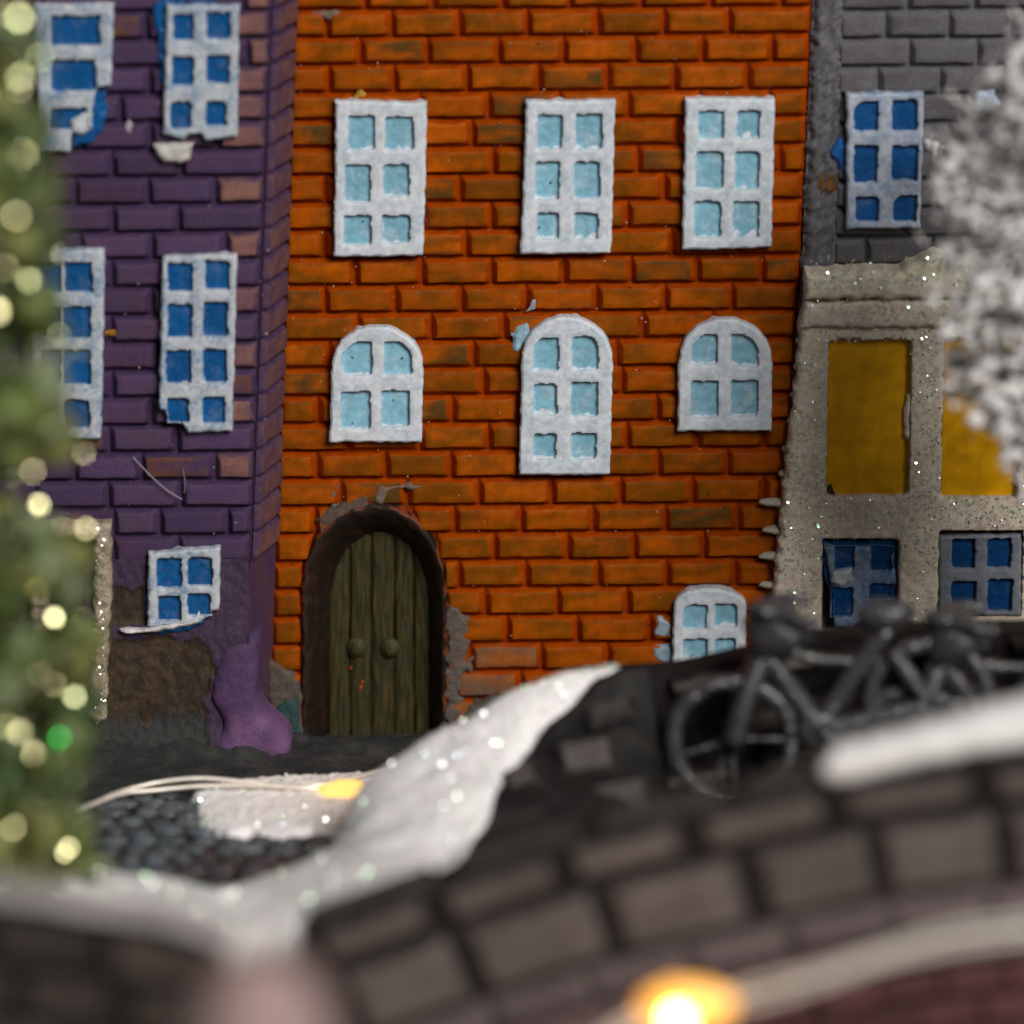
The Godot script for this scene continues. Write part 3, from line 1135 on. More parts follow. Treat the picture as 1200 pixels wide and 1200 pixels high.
	for q in [[966, 390, 1071, 590, -1], [1100, 390, 1199, 590, 1], [1226, 390, 1288, 590, 2]]:
		var py0 := flat(q[0], q[3], 0.9)
		var py1 := flat(q[2], q[1], 0.9)
		var tone2 := func(p: Vector2, d: float, _i: float) -> Color:
			var k := clampf(0.35 + 0.5 * nz2(p, 0.18, 51.0 + q[4]) + 0.3 * nz2(p, 0.6, 52.0), 0.0, 1.0)
			return Color(0.90, 0.45, 0.004).lerp(Color(0.68, 0.33, 0.004), k)
		put(plate(T, PackedVector2Array([py0, Vector2(py1.x, py0.y), py1, Vector2(py0.x, py1.y)]), [], 0.25, 1.35, 0.0, 0.3, 0.0, 0.0, 0.035, tone2), "yellow_pane", M.gloss_paint, shop)
	smear(shop, 1.3, [[968, 568], [974, 566], [981, 580], [968, 584]], 0.12, Color(0.03, 0.03, 0.035), M.dull_paint, "paint_smear", 0.1, 0.05)
	smear(shop, 1.3, [[1070, 460], [1063, 462], [1058, 485], [1060, 510], [1068, 520]], 0.5, cream, M.frost_paint, "paint_drip", 0.2, 0.1)
	# small blue windows below
	var b1 := shape([[966, 640], [1046, 640], [1050, 680], [1044, 700], [1000, 736], [978, 736], [975, 690]], 1.8)
	var h1 := []
	for h in [[979, 638, 1000, 667], [1022, 638, 1044, 668], [976, 690, 998, 722], [1020, 686, 1046, 702]]:
		h1.append(hole(h[0], h[1], h[2], h[3], 1.8, 0.3, 0.2, 0.2, 0.4))
	window(shop, 1.2, b1, h1, 0.7, Color(0.28, 0.36, 0.50), Color(0.03, 0.13, 0.32), Color(0.006, 0.075, 0.25), 0.6, 0.35)
	smear(shop, 1.15, [[962, 632], [1054, 632], [1054, 690], [1040, 700], [990, 738], [975, 700], [963, 670]], 0.2, Color(0.008, 0.085, 0.26), M.pane_paint)
	smear(shop, 1.6, [[974, 668], [998, 664], [1000, 680], [984, 688], [974, 682]], 0.6, Color(0.55, 0.6, 0.66), M.white_paint, "paint_drip", 0.4, 0.1)
	var b2 := shape([[1100, 628], [1197, 626], [1198, 722], [1100, 722]], 1.8)
	var h2 := []
	for h in [[1117, 634, 1141, 665], [1158, 633, 1184, 664], [1116, 683, 1142, 716], [1158, 681, 1185, 715]]:
		h2.append(hole(h[0], h[1], h[2], h[3], 1.8))
	window(shop, 1.1, b2, h2, 0.8, Color(0.25, 0.27, 0.31), Color(0.14, 0.17, 0.24), Color(0.006, 0.06, 0.2), 0.2, 0.3)
	# runs of white paint over the neighbouring bricks
	for q in [[922, 555, 14], [908, 589, 24], [912, 621, 24], [907, 652, 24], [906, 685, 22], [936, 430, 11], [930, 494, 13], [938, 398, 10], [933, 462, 12], [926, 526, 14], [906, 716, 20]]:
		var mb := MB.new()
		var p := at(q[0] + 4.0, q[1], 0.6)
		ball(mb, p, Vector3(q[2] / 15.0, 0.36, 0.6), 0.15, 1.4, Color(0.62, 0.57, 0.47), Color(0.45, 0.40, 0.32), 16)
		put(mb, "paint_drip", M.frost_paint, shop)
	var gb := MB.new()
	for k in 2600:
		var px := rng.randf_range(905, 1230)
		var py := rng.randf_range(300, 740)
		if px < 948.0 - (py - 312.0) * 0.098:
			continue
		if (px > 970 and px < 1067 and py > 400 and py < 580) or (px > 1104 and px < 1195 and py > 400 and py < 580) or (py > 630 and px > 960 and px < 1055) or (py > 620 and px > 1098):
			continue
		var zz := 2.12
		if py < 378.0:
			zz = 2.62
		if py < 340.0:
			zz = 3.1
		flake(gb, at(px, py, zz), scatter_dir(Vector3(0.2, 0.35, 0.9), 0.45), rng.randf_range(0.05, 0.11), glitter_tint())
	put(gb, "glitter", M.glitter, shop).set_meta("kind", "stuff")


# ---------------------------------------------------------------- ground, cobbles, snow
func ground() -> void:
	var mb := MB.new()
	var nx := 260
	var nz_ := 120
	var ids := []
	for j in nz_ + 1:
		for i in nx + 1:
			var x := lerpf(-62, 62, float(i) / nx)
			var z := lerpf(-4, 64, float(j) / nz_)
			var p := Vector3(x, 0, z)
			p.y = 0.35 * nz(p, 0.18) + 0.2 * nz(p, 0.6) + 0.12 * nz(p, 1.6)
			var wall := 6.0 if x < -18.5 else 0.0
			var near := clampf(1.0 - (z - wall) / 4.0, 0.0, 1.0)
			p.y += lerpf(0.9, -1.3, smoothstep(-20.5, -17.5, x)) * near * near
			var c := Color(0.042, 0.045, 0.046).lerp(Color(0.075, 0.075, 0.072), clampf(0.3 + nz(p, 0.35) + 0.6 * nz(p, 1.8), 0.0, 1.0))
			ids.append(mb.p(p, c))
	for j in nz_:
		for i in nx:
			var a: int = ids[j * (nx + 1) + i]
			mb.quad(a, a + nx + 1, a + nx + 2, a + 1)
	structure(mb, "ground", M.rough_resin, "dark slate grey rough ground before the houses", "ground")
	var low := prism(PackedVector2Array([Vector2(-90, -12), Vector2(90, -12), Vector2(90, -9), Vector2(-90, -9)]), 40.0, 190.0, Color(0.05, 0.05, 0.052))
	structure(low, "base", M.rough_resin, "dark base board below the bridge and the low wall", "base")


func cobbles() -> void:
	org = Vector3.ZERO
	var o := Node3D.new()
	o.name = "cobbled_path"
	o.set_meta("kind", "structure")
	o.set_meta("label", "slate blue cobbled path showing through the snow")
	o.set_meta("category", "path")
	add_child(o)
	var T := Transform3D(Basis(Vector3(1, 0, 0), Vector3(0, 0, -1), Vector3(0, 1, 0)), Vector3(0, 0.1, 0))
	var edge := PackedVector2Array()
	for q in [[80, 938], [140, 934], [222, 936], [240, 975], [300, 985], [400, 975], [400, 1000], [350, 1025], [260, 1045], [170, 1030], [90, 1010]]:
		var p := on_ground(q[0], q[1], 0.3)
		edge.append(Vector2(p.x, -p.z))
	if Geometry2D.is_polygon_clockwise(edge):
		edge.reverse()
	var tone := func(p: Vector2, d: float, _i: float) -> Color: return Color(0.018, 0.02, 0.022)
	put(plate(T, edge, [], 0.5, 0.3, 0.2, -0.5, 0.0, 0.2, 0.1, tone), "bed", M.rough_resin, o)
	var z := 17.0
	var row := 0
	while z < 42.0:
		var x := -36.0 + (0.8 if row % 2 == 0 else 0.0)
		while x < -10.0:
			var w := rng.randf_range(1.6, 2.6)
			if sd_poly(edge, Vector2(x, -z)) < 0.3:
				var mb := MB.new()
				var k := rng.randf_range(0.7, 1.5)
				var c := Color(0.10 * k, 0.115 * k, 0.13 * k)
				if z > 33.0 and x > -24.0:
					c = Color(0.075 * k, 0.06 * k, 0.066 * k)
				ball(mb, Vector3(x + rng.randf_range(-0.15, 0.15), 0.42, z + rng.randf_range(-0.2, 0.2)), Vector3(w * 0.52, rng.randf_range(0.22, 0.34), 0.9), 0.2, 1.1, c, c, 12)
				put(mb, "cobblestone", M.gloss_paint, o)
			x += w
		z += 2.1
		row += 1


func snow_sparkle(host: MeshInstance3D, mb: MB, n: int, r0: float, r1: float) -> void:
	var gb := MB.new()
	for k in n:
		var t := rng.randi_range(0, mb.ix.size() / 3 - 1) * 3
		var a := mb.v[mb.ix[t]]
		var b := mb.v[mb.ix[t + 1]]
		var c := mb.v[mb.ix[t + 2]]
		var f := (c - a).cross(b - a).normalized()
		if f.y < 0.3:
			continue
		var u := rng.randf()
		var w := rng.randf() * (1.0 - u)
		flake(gb, a + (b - a) * u + (c - a) * w + f * 0.1, scatter_dir(Vector3(0.15, 0.6, 0.75), 0.4), rng.randf_range(r0, r1), glitter_tint())
	put(gb, "glitter", M.glitter, host).set_meta("kind", "stuff")


func snow() -> void:
	var white := Color(0.93, 0.88, 0.91)
	var white2 := Color(0.95, 0.93, 0.94)
	# on the ground behind the cobbles
	org = Vector3.ZERO
	var T := Transform3D(Basis(Vector3(1, 0, 0), Vector3(0, 0, -1), Vector3(0, 1, 0)), Vector3(0, 0, 0))
	var edge := PackedVector2Array()
	for q in [[222, 932], [250, 918], [300, 912], [340, 908], [400, 906], [450, 903], [470, 930], [440, 985], [392, 988], [365, 975], [330, 985], [290, 975], [262, 980], [236, 965]]:
		var p := on_ground(q[0], q[1], 0.6)
		edge.append(Vector2(p.x, -p.z))
	if Geometry2D.is_polygon_clockwise(edge):
		edge.reverse()
	var tone := func(p: Vector2, d: float, _i: float) -> Color: return white.lerp(white2, clampf(0.5 + nz2(p, 0.5, 3.0), 0.0, 1.0))
	var pm := plate(T, edge, [], 0.25, 0.8, 0.7, -0.6, 0.0, 0.4, 0.12, tone)
	var o := put(pm, "snow_patch", M.snow_paint, self)
	o.set_meta("kind", "stuff")
	o.set_meta("label", "flat patch of glittering snow between the cobbles and the houses")
	o.set_meta("category", "snow")
	snow_sparkle(o, pm, 260, 0.06, 0.13)
	# bank that climbs onto the bridge
	var ea := [at(86, 1008, 46), at(96, 1006, 45.5), at(112, 1022, 44), at(180, 1030, 43), at(250, 1045, 42), at(330, 1022, 40), at(392, 990, 37), at(415, 945, 34), at(440, 905, 31), at(500, 868, 29), at(570, 828, 28), at(640, 797, 27), at(715, 779, 26.5)]
	var eb := [at(60, 1050, 58), at(90, 1066, 58), at(170, 1082, 58.5), at(250, 1092, 58.5), at(330, 1092, 59), at(400, 1078, 58), at(470, 1046, 53), at(540, 1010, 46), at(566, 965, 41), at(590, 922, 36), at(618, 878, 32), at(655, 835, 29.5), at(730, 786, 27.5)]
	var hm := heap(ea, eb, 110, 30, 0.9, 0.2, 3.0, white, white2)
	var b := put(hm, "snow_bank", M.snow_paint, self)
	b.set_meta("kind", "stuff")
	b.set_meta("label", "smooth white snow bank climbing from the cobbles onto the bridge end")
	b.set_meta("category", "snow")
	snow_sparkle(b, hm, 1500, 0.05, 0.11)


# ---------------------------------------------------------------- the bridge
func along(pts: Array, x: float) -> float:
	for i in pts.size() - 1:
		if x <= pts[i + 1].x:
			var t: float = clampf((x - pts[i].x) / (pts[i + 1].x - pts[i].x), -0.5, 1.0)
			return lerpf(pts[i].y, pts[i + 1].y, t)
	return pts[-1].y


func stones(host: Node, path: Array, z: float, drop: float, high: float, length: float, depth: float, gapw: float, start: float, a: Color, b: Color, dark: Color, mat: Material, called: String, inset := 0.5) -> void:
	var x: float = path[0].x + start
	while x < path[-1].x - 1.0:
		var w := length * rng.randf_range(0.92, 1.08)
		var y0 := along(path, x)
		var y1 := along(path, x + w)
		var ex := Vector3(w, y1 - y0, 0).normalized()
		var ey := Vector3(-ex.y, ex.x, 0)
		var k := rng.randf_range(0.75, 1.25)
		var T := Transform3D(Basis(ex, ey, Vector3(0, 0, 1)), Vector3(x, y0, z - depth) - ey * (drop + high))
		put(brick(T, w - gapw, high - gapw * 0.6, depth, inset, Color(a.r * k, a.g * k, a.b * k), Color(b.r * k, b.g * k, b.b * k), dark), called, mat, host)
		x += w * ex.x


func bridge() -> void:
	var o := thing("bridge", "humped dark stone bridge with low parapets and red brick below", "bridge", Vector3(12, -9, 40))
	var dark := Color(0.016, 0.013, 0.012)
	var stone := Color(0.175, 0.142, 0.132)
	var stone2 := Color(0.125, 0.098, 0.09)
	var near := []
	for q in [[350, 1092], [380, 1078], [470, 1047], [560, 1014], [650, 987], [750, 962], [900, 928], [1000, 908], [1100, 894], [1200, 884], [1330, 876]]:
		near.append(flat(q[0], q[1], 70.0))
	near = smooth(near, 40)
	var far := []
	for q in [[640, 826], [690, 800], [720, 789], [790, 782], [860, 767], [960, 745], [1060, 736], [1200, 733], [1330, 733]]:
		far.append(flat(q[0], q[1], 25.0))
	far = smooth(far, 30)
	# near parapet core, coping and stones
	var poly := PackedVector2Array()
	for q in near:
		poly.append(q - Vector2(0, 0.35))
	poly.append(Vector2(near[-1].x, -9))
	poly.append(Vector2(near[0].x, -9))
	poly.reverse()
	put(prism(poly, 66.6, 69.2, dark), "parapet", M.stone_resin, o, true)
	stones(o, near, 70.2, 0.2, 3.1, 9.4, 1.5, 0.8, 0.5, stone, stone2, Color(0.03, 0.025, 0.024), M.stone_resin, "stone_block", 0.7)
	stones(o, near, 70.0, 3.4, 5.6, 9.4, 1.3, 0.7, 0.8, stone, stone2, Color(0.10, 0.083, 0.078), M.stone_resin, "stone_block", 0.9)
	stones(o, near, 69.9, 9.0, 2.8, 7.0, 0.7, 0.15, 2.6, Color(0.20, 0.155, 0.16), Color(0.16, 0.12, 0.125), Color(0.13, 0.10, 0.10), M.stone_resin, "stone_block", 0.8)
	stones(o, near, 69.8, 11.8, 2.4, 5.6, 0.6, 0.15, 1.0, Color(0.20, 0.13, 0.14), Color(0.17, 0.09, 0.10), Color(0.14, 0.08, 0.085), M.stone_resin, "brick", 0.6)
	for r in 6:
		stones(o, near, 69.7, 14.2 + r * 2.2, 2.2, 5.0, 0.6, 0.2, 2.0 if r % 2 == 0 else 4.4, Color(0.19, 0.065, 0.065), Color(0.14, 0.06, 0.068), Color(0.075, 0.03, 0.03), M.stone_resin, "brick", 0.5)
	# top slabs of the near parapet
	var x: float = near[0].x + 0.4
	while x < near[-1].x - 1.0:
		var w := 9.0 * rng.randf_range(0.9, 1.1)
		var y0 := along(near, x)
		var y1 := along(near, x + w)
		var ex := Vector3(w, y1 - y0, 0).normalized()
		var T := Transform3D(Basis(ex, Vector3(0, 0, -1), Vector3(-ex.y, ex.x, 0)), Vector3(x, y0 - 0.4, 69.6))
		var k := rng.randf_range(0.8, 1.15)
		put(brick(T, w - 0.7, 3.0, 0.7, 0.3, Color(0.105 * k, 0.10 * k, 0.092 * k), Color(0.07 * k, 0.066 * k, 0.06 * k), dark), "coping_slab", M.stone_resin, o)
		x += w
	# far parapet
	var fp := PackedVector2Array()
	for q in far:
		fp.append(q - Vector2(0, 0.4))
	fp.append(Vector2(far[-1].x, -9))
	fp.append(Vector2(far[0].x - 3.5, -9))
	fp.append(Vector2(far[0].x - 3.5, 5.5))
	fp.reverse()
	put(prism(fp, 22.0, 25.0, dark), "parapet", M.stone_resin, o, true)
	stones(o, far, 26.2, 0.1, 2.0, 8.5, 1.4, 0.9, 0.2, stone, stone2, dark, M.stone_resin, "stone_block", 0.45)
	stones(o, far, 25.8, 3.4, 3.2, 6.5, 0.9, 1.3, -2.2, stone, stone2, dark, M.stone_resin, "stone_block", 0.6)
	stones(o, far, 25.9, 7.0, 3.2, 7.2, 0.9, 1.3, 0.6, stone, stone2, dark, M.stone_resin, "stone_block", 0.6)
	# deck between the parapets
	var dk := PackedVector2Array([Vector2(-8, -9), Vector2(50, -9), Vector2(50, 10.2), Vector2(30, 6.3), Vector2(14, 3.7), Vector2(2, 1.4), Vector2(-8, 0.2)])
	put(prism(dk, 24.8, 66.8, dark), "deck", M.stone_resin, o, true)
	var path := [Vector2(-6, 0.5), Vector2(2, 1.5), Vector2(14, 3.8), Vector2(30, 6.4), Vector2(48, 9.9)]
	for r in 7:
		var zz := 27.0 + r * 5.8
		var xx := -5.0 + (2.8 if r % 2 else 0.0)
		while xx < 44.0:
			var w := rng.randf_range(4.6, 6.2)
			var ex := Vector3(w, along(path, xx + w) - along(path, xx), 0).normalized()
			var T := Transform3D(Basis(ex, Vector3(0, 0, -1), Vector3(-ex.y, ex.x, 0)), Vector3(xx, along(path, xx), zz + 5.2))
			var k := rng.randf_range(0.7, 1.1)
			put(brick(T, w - 0.7, 5.0, 0.35, 0.4, Color(0.085 * k, 0.08 * k, 0.078 * k), Color(0.05 * k, 0.048 * k, 0.048 * k), dark), "deck_slab", M.stone_resin, o)
			xx += w
	# stone ramp that rises to the edge of the snow bank
	var ra := [at(455, 1058, 55), at(520, 1022, 50), at(560, 985, 43.5), at(584, 935, 37.8), at(612, 890, 33.6), at(650, 842, 30.4), at(712, 792, 28.4), at(760, 781, 27.6)]
	var rb := [at(470, 1062, 67), at(590, 1014, 66.5), at(690, 988, 62), at(740, 975, 52), at(752, 965, 44), at(762, 950, 38), at(768, 900, 33), at(772, 840, 29)]
	put(heap(ra, rb, 50, 24, 0.0, 0.25, 8.0, Color(0.010, 0.009, 0.009), Color(0.024, 0.021, 0.02)), "ramp", M.stone_resin, o)
	for q in [[655, 872, 34.2, 70, 42, 0.14], [680, 925, 37.5, 88, 46, 0.18], [585, 965, 43.0, 75, 40, 0.3], [690, 832, 30.8, 60, 24, 0.3], [600, 905, 36.0, 42, 34, 0.5]]:
		var p0 := at(q[0], q[1] + q[4], q[2] + 1.6)
		var ex := (at(q[0] + q[3], q[1] + q[4] - q[5] * q[3], q[2] + 1.2) - p0)
		var ey := (at(q[0] + 8.0, q[1], q[2] - 0.6) - p0)
		var w2 := ex.length()
		var h2 := ey.length()
		ex = ex.normalized()
		var nn := ex.cross(ey).normalized()
		var k2 := rng.randf_range(0.8, 1.1)
		put(brick(Transform3D(Basis(ex, nn.cross(ex), nn), p0), w2, h2, 0.7, 0.5, Color(0.15 * k2, 0.125 * k2, 0.118 * k2), Color(0.10 * k2, 0.085 * k2, 0.08 * k2), dark), "stone_block", M.stone_resin, o)
	# snow lying along the near parapet
	org = Vector3.ZERO
	var ea := [at(975, 882, 67.2), at(1000, 872, 67), at(1060, 855, 67), at(1130, 836, 67), at(1210, 815, 67), at(1330, 795, 67)]
	var eb := [at(972, 890, 70.4), at(1000, 888, 70.6), at(1060, 874, 70.8), at(1130, 860, 70.8), at(1210, 845, 70.8), at(1330, 836, 70.8)]
	var hm := heap(ea, eb, 40, 12, 0.7, 0.12, 1.6, Color(0.80, 0.79, 0.80), Color(0.86, 0.85, 0.86))
	var s := put(hm, "snow_strip", M.snow_paint, self)
	s.set_meta("kind", "stuff")
	s.set_meta("label", "long strip of snow lying on top of the bridge parapet")
	s.set_meta("category", "snow")


# ---------------------------------------------------------------- bicycles
func bar(host: Node, called: String, pts: Array, r: float, col: Color, mat: Material) -> MeshInstance3D:
	var mb := MB.new()
	var n := pts.size()
	tube(mb, smooth(pts, maxi(6, n * 4)), [r], 9, col, r * 0.3)
	return put(mb, called, mat, host)


func wheel(host: Node, c: Vector3, R: float, blk: Color) -> void:
	var w := Node3D.new()
	w.name = "wheel"
	host.add_child(w, true)
	var pts := []
	for k in 41:
		var a := TAU * k / 40.0
		pts.append(c + Vector3(cos(a), sin(a), 0) * R)
	var mb := MB.new()
	tube(mb, pts, [0.6], 9, blk, 0.2)
	put(mb, "tyre", M.black_resin, w)
	var hub := MB.new()
	tube(hub, [c + Vector3(0, 0, -0.9), c + Vector3(0, 0, 0.9)], [0.85], 10, blk)
	put(hub, "hub", M.black_resin, w)
	for k in 6:
		var a := TAU * k / 6.0 + 0.55 * sin(k * 2.3)
		var sp := MB.new()
		tube(sp, [c, c + Vector3(cos(a), sin(a), 0) * R], [0.24], 6, blk, 0.08)
		put(sp, "spoke", M.black_resin, w)


func bicycle() -> void:
	var z := 31.0
	var f_hub := at(858, 866, z)
	var r_hub := at(1088, 822, z)
	var base := at(960, 905, z)
	var o := thing("bicycle", "dark grey bicycle with its front wheel next to the snow bank", "bicycle", base, "bicycles parked on the bridge")
	var blk := Color(0.07, 0.07, 0.074)
	var head := at(893, 764, z)
	var top := at(905, 728, z)
	var bb := at(958, 852, z)
	var seat := at(1040, 735, z)
	wheel(o, f_hub, 4.35, blk)
	wheel(o, r_hub, 4.35, blk)
	var fork := MB.new()
	for s in [-0.75, 0.75]:
		tube(fork, smooth([head, head.lerp(f_hub, 0.5) + Vector3(-0.1, 0, s), f_hub + Vector3(0, 0, s)], 8), [0.8], 9, blk, 0.2)
	put(fork, "fork", M.black_resin, o)
	bar(o, "head_tube", [head, top], 0.7, blk, M.black_resin)
	bar(o, "down_tube", [head + Vector3(0.2, -0.2, 0), bb], 0.75, blk, M.black_resin)
	bar(o, "top_tube", [head + Vector3(0.2, 0.6, 0), head.lerp(seat, 0.5) + Vector3(0, -1.6, 0), seat + Vector3(-0.6, -2.4, 0)], 0.4, blk, M.black_resin)
	bar(o, "seat_tube", [seat, bb], 0.72, blk, M.black_resin)
	bar(o, "seat_stay", [seat + Vector3(0.3, -1.6, 0.6), r_hub + Vector3(0, 0, 0.8)], 0.62, blk, M.black_resin)
	bar(o, "chain_stay", [bb + Vector3(0, 0, 0.7), r_hub + Vector3(0, 0, 0.9)], 0.62, blk, M.black_resin)
	# handlebars swept back
	bar(o, "handlebar", [top + Vector3(2.8, 0.6, -3.2), top + Vector3(1.2, 1.0, -2.8), top + Vector3(-0.3, 1.0, -1.2), top + Vector3(-0.4, 1.0, 1.2), top + Vector3(1.2, 1.0, 2.6), top + Vector3(3.2, 0.6, 3.0)], 0.42, blk, M.black_resin)
	var box := MB.new()
	var c := at(912, 738, z)
	ball(box, c, Vector3(2.4, 2.1, 2.2), 0.6, 0.5, blk, blk, 18)
	put(box, "handlebar_box", M.black_resin, o)
	var lid := MB.new()
	ball(lid, at(898, 714, z + 1.0), Vector3(1.3, 0.6, 1.2), 0.3, 0.7, blk, blk, 14)
	put(lid, "box_lid", M.black_resin, o)
	var sd := MB.new()
	ball(sd, at(1036, 720, z), Vector3(2.2, 1.1, 1.3), 0.4, 0.6, blk, blk, 14)
	put(sd, "saddle", M.black_resin, o)
	var ch := MB.new()
	tube(ch, [bb + Vector3(0, 0, 0.5), bb + Vector3(0, 0, 1.0)], [1.35], 18, blk)
	put(ch, "chainring", M.black_resin, o)
	for s in [1.0, -1.0]:
		var tip := bb + Vector3(1.5 * s, -0.6 * s, 1.6 * s)
		var cr := bar(o, "crank", [bb + Vector3(0, 0, 1.0 * s), tip], 0.3, blk, M.black_resin)
		var pd := MB.new()
		ball(pd, tip + Vector3(0.2 * s, 0, 0.7 * s), Vector3(1.0, 0.35, 0.7), 0.1, 1.0, blk, blk, 10)
		put(pd, "pedal", M.black_resin, cr)
	var r2 := o.duplicate()
	r2.name = numbered("bicycle")
	add_child(r2)
	var move := at(1117, 736, z - 0.5) - at(905, 728, z)
	r2.position = (base + move) * S
	r2.rotation.z = 0.03
	r2.set_meta("label", "dark grey bicycle standing behind the other bicycle, above the strip of snow")


# ---------------------------------------------------------------- trees
func green_tree() -> void:
	var z := 57.0
	var foot := at(-72, 1030, z)
	foot.y = -9.0
	var o := thing("christmas_tree", "green bottle brush fir with pale gold tinsel sparkles", "tree", foot)
	var top_y := 96.0
	var tr := MB.new()
	tube(tr, [foot, Vector3(foot.x, 40, z), Vector3(foot.x, top_y, z)], [0.9, 0.7, 0.3], 8, Color(0.05, 0.035, 0.02))
	put(tr, "trunk", M.stone_resin, o)
	var crown := MB.new()
	var foil := MB.new()
	var greens := [Color(0.09, 0.14, 0.035), Color(0.13, 0.18, 0.04), Color(0.05, 0.085, 0.025), Color(0.22, 0.24, 0.07), Color(0.16, 0.20, 0.10)]
	# short boughs, each a clump of needles
	for k in 620:
		var y := lerpf(2.0, top_y, pow(rng.randf(), 1.1))
		var R := lerpf(13.4, 9.8, clampf((y - 7.0) / 62.0, 0.0, 1.4)) + 0.9 * sin(y * 0.9 + 1.0) + 0.6 * sin(y * 0.37)
		var ang := rng.randf() * TAU
		var dir := Vector3(cos(ang), 0.12 + 0.25 * rng.randf(), sin(ang)).normalized()
		var root := Vector3(foot.x, y - 1.5, z)
		var tip := root + dir * (R - 1.3) * rng.randf_range(0.8, 1.0)
		var base_c: Color = greens[rng.randi_range(0, 4)]
		if k % 2 == 0:
			var rr := rng.randf_range(1.1, 1.9)
			ball(crown, root.lerp(tip, 0.9), Vector3(rr, rr * 0.9, rr), rr * 0.6, 0.7, base_c, base_c, 8)
		for n in 90:
			var f := rng.randf_range(0.45, 1.0)
			var p := root.lerp(tip, f) + Vector3(rng.randfn(), rng.randfn(), rng.randfn()) * 0.35
			var d := (dir * 0.8 + Vector3(rng.randfn(), rng.randfn() * 0.9 + 0.1, rng.randfn()) * 0.7).normalized()
			var l := rng.randf_range(0.8, 1.7)
			var sidew := d.cross(Vector3(rng.randfn(), rng.randfn(), rng.randfn())).normalized() * rng.randf_range(0.09, 0.18)
			var c: Color = base_c * rng.randf_range(0.8, 1.8)
			c.a = 1.0
			var i0 := crown.p(p - sidew, c)
			var i1 := crown.p(p + sidew, c)
			var i2 := crown.p(p + d * l, c)
			crown.tri(i0, i1, i2)
		if k % 2 == 0:
			for n in 34:
				var p := root.lerp(tip, 0.92) + Vector3(rng.randfn(), rng.randfn(), rng.randfn()).normalized() * rng.randf_range(1.6, 2.5)
				var tint := Color(0.80, 0.76, 0.42)
				if rng.randf() < 0.04:
					tint = Color(0.01, 0.42, 0.07)
				elif rng.randf() < 0.3:
					tint = Color(0.55, 0.6, 0.32)
				flake(foil, p, scatter_dir(Vector3(0.2, 0.35, 0.85), 0.5), rng.randf_range(0.1, 0.3), tint)
	put(crown, "crown", M.needle, o)
	var g := put(foil, "tinsel", M.foil, o)
	g.set_meta("kind", "stuff")


func tuft(mb: MB, root: Vector3, mid: Vector3, tip: Vector3, lumps: int, needles: int, col: Color) -> void:
	for k in lumps + needles:
		var f := 1.0 - 0.8 * pow(rng.randf(), 1.6)
		var p := root.lerp(mid, f * 2.0) if f < 0.5 else mid.lerp(tip, f * 2.0 - 1.0)
		if k < lumps:
			p += Vector3(rng.randfn(), rng.randfn(), rng.randfn()) * 0.95
			var r := rng.randf_range(0.22, 0.62)
			ball(mb, p, Vector3(r * 1.2, r * 0.8, r), r * 0.7, 1.6, col, col, 8)
		else:
			p += Vector3(rng.randfn(), rng.randfn(), rng.randfn()) * 1.0
			var d := Vector3(rng.randfn(), rng.randfn(), rng.randfn()).normalized()
			var sw := d.cross(Vector3(rng.randfn(), rng.randfn(), rng.randfn())).normalized() * rng.randf_range(0.1, 0.22)
			var i0 := mb.p(p - sw, col)
			var i1 := mb.p(p + sw, col)
			var i2 := mb.p(p + d * rng.randf_range(0.6, 1.5), col)
			mb.tri(i0, i1, i2)


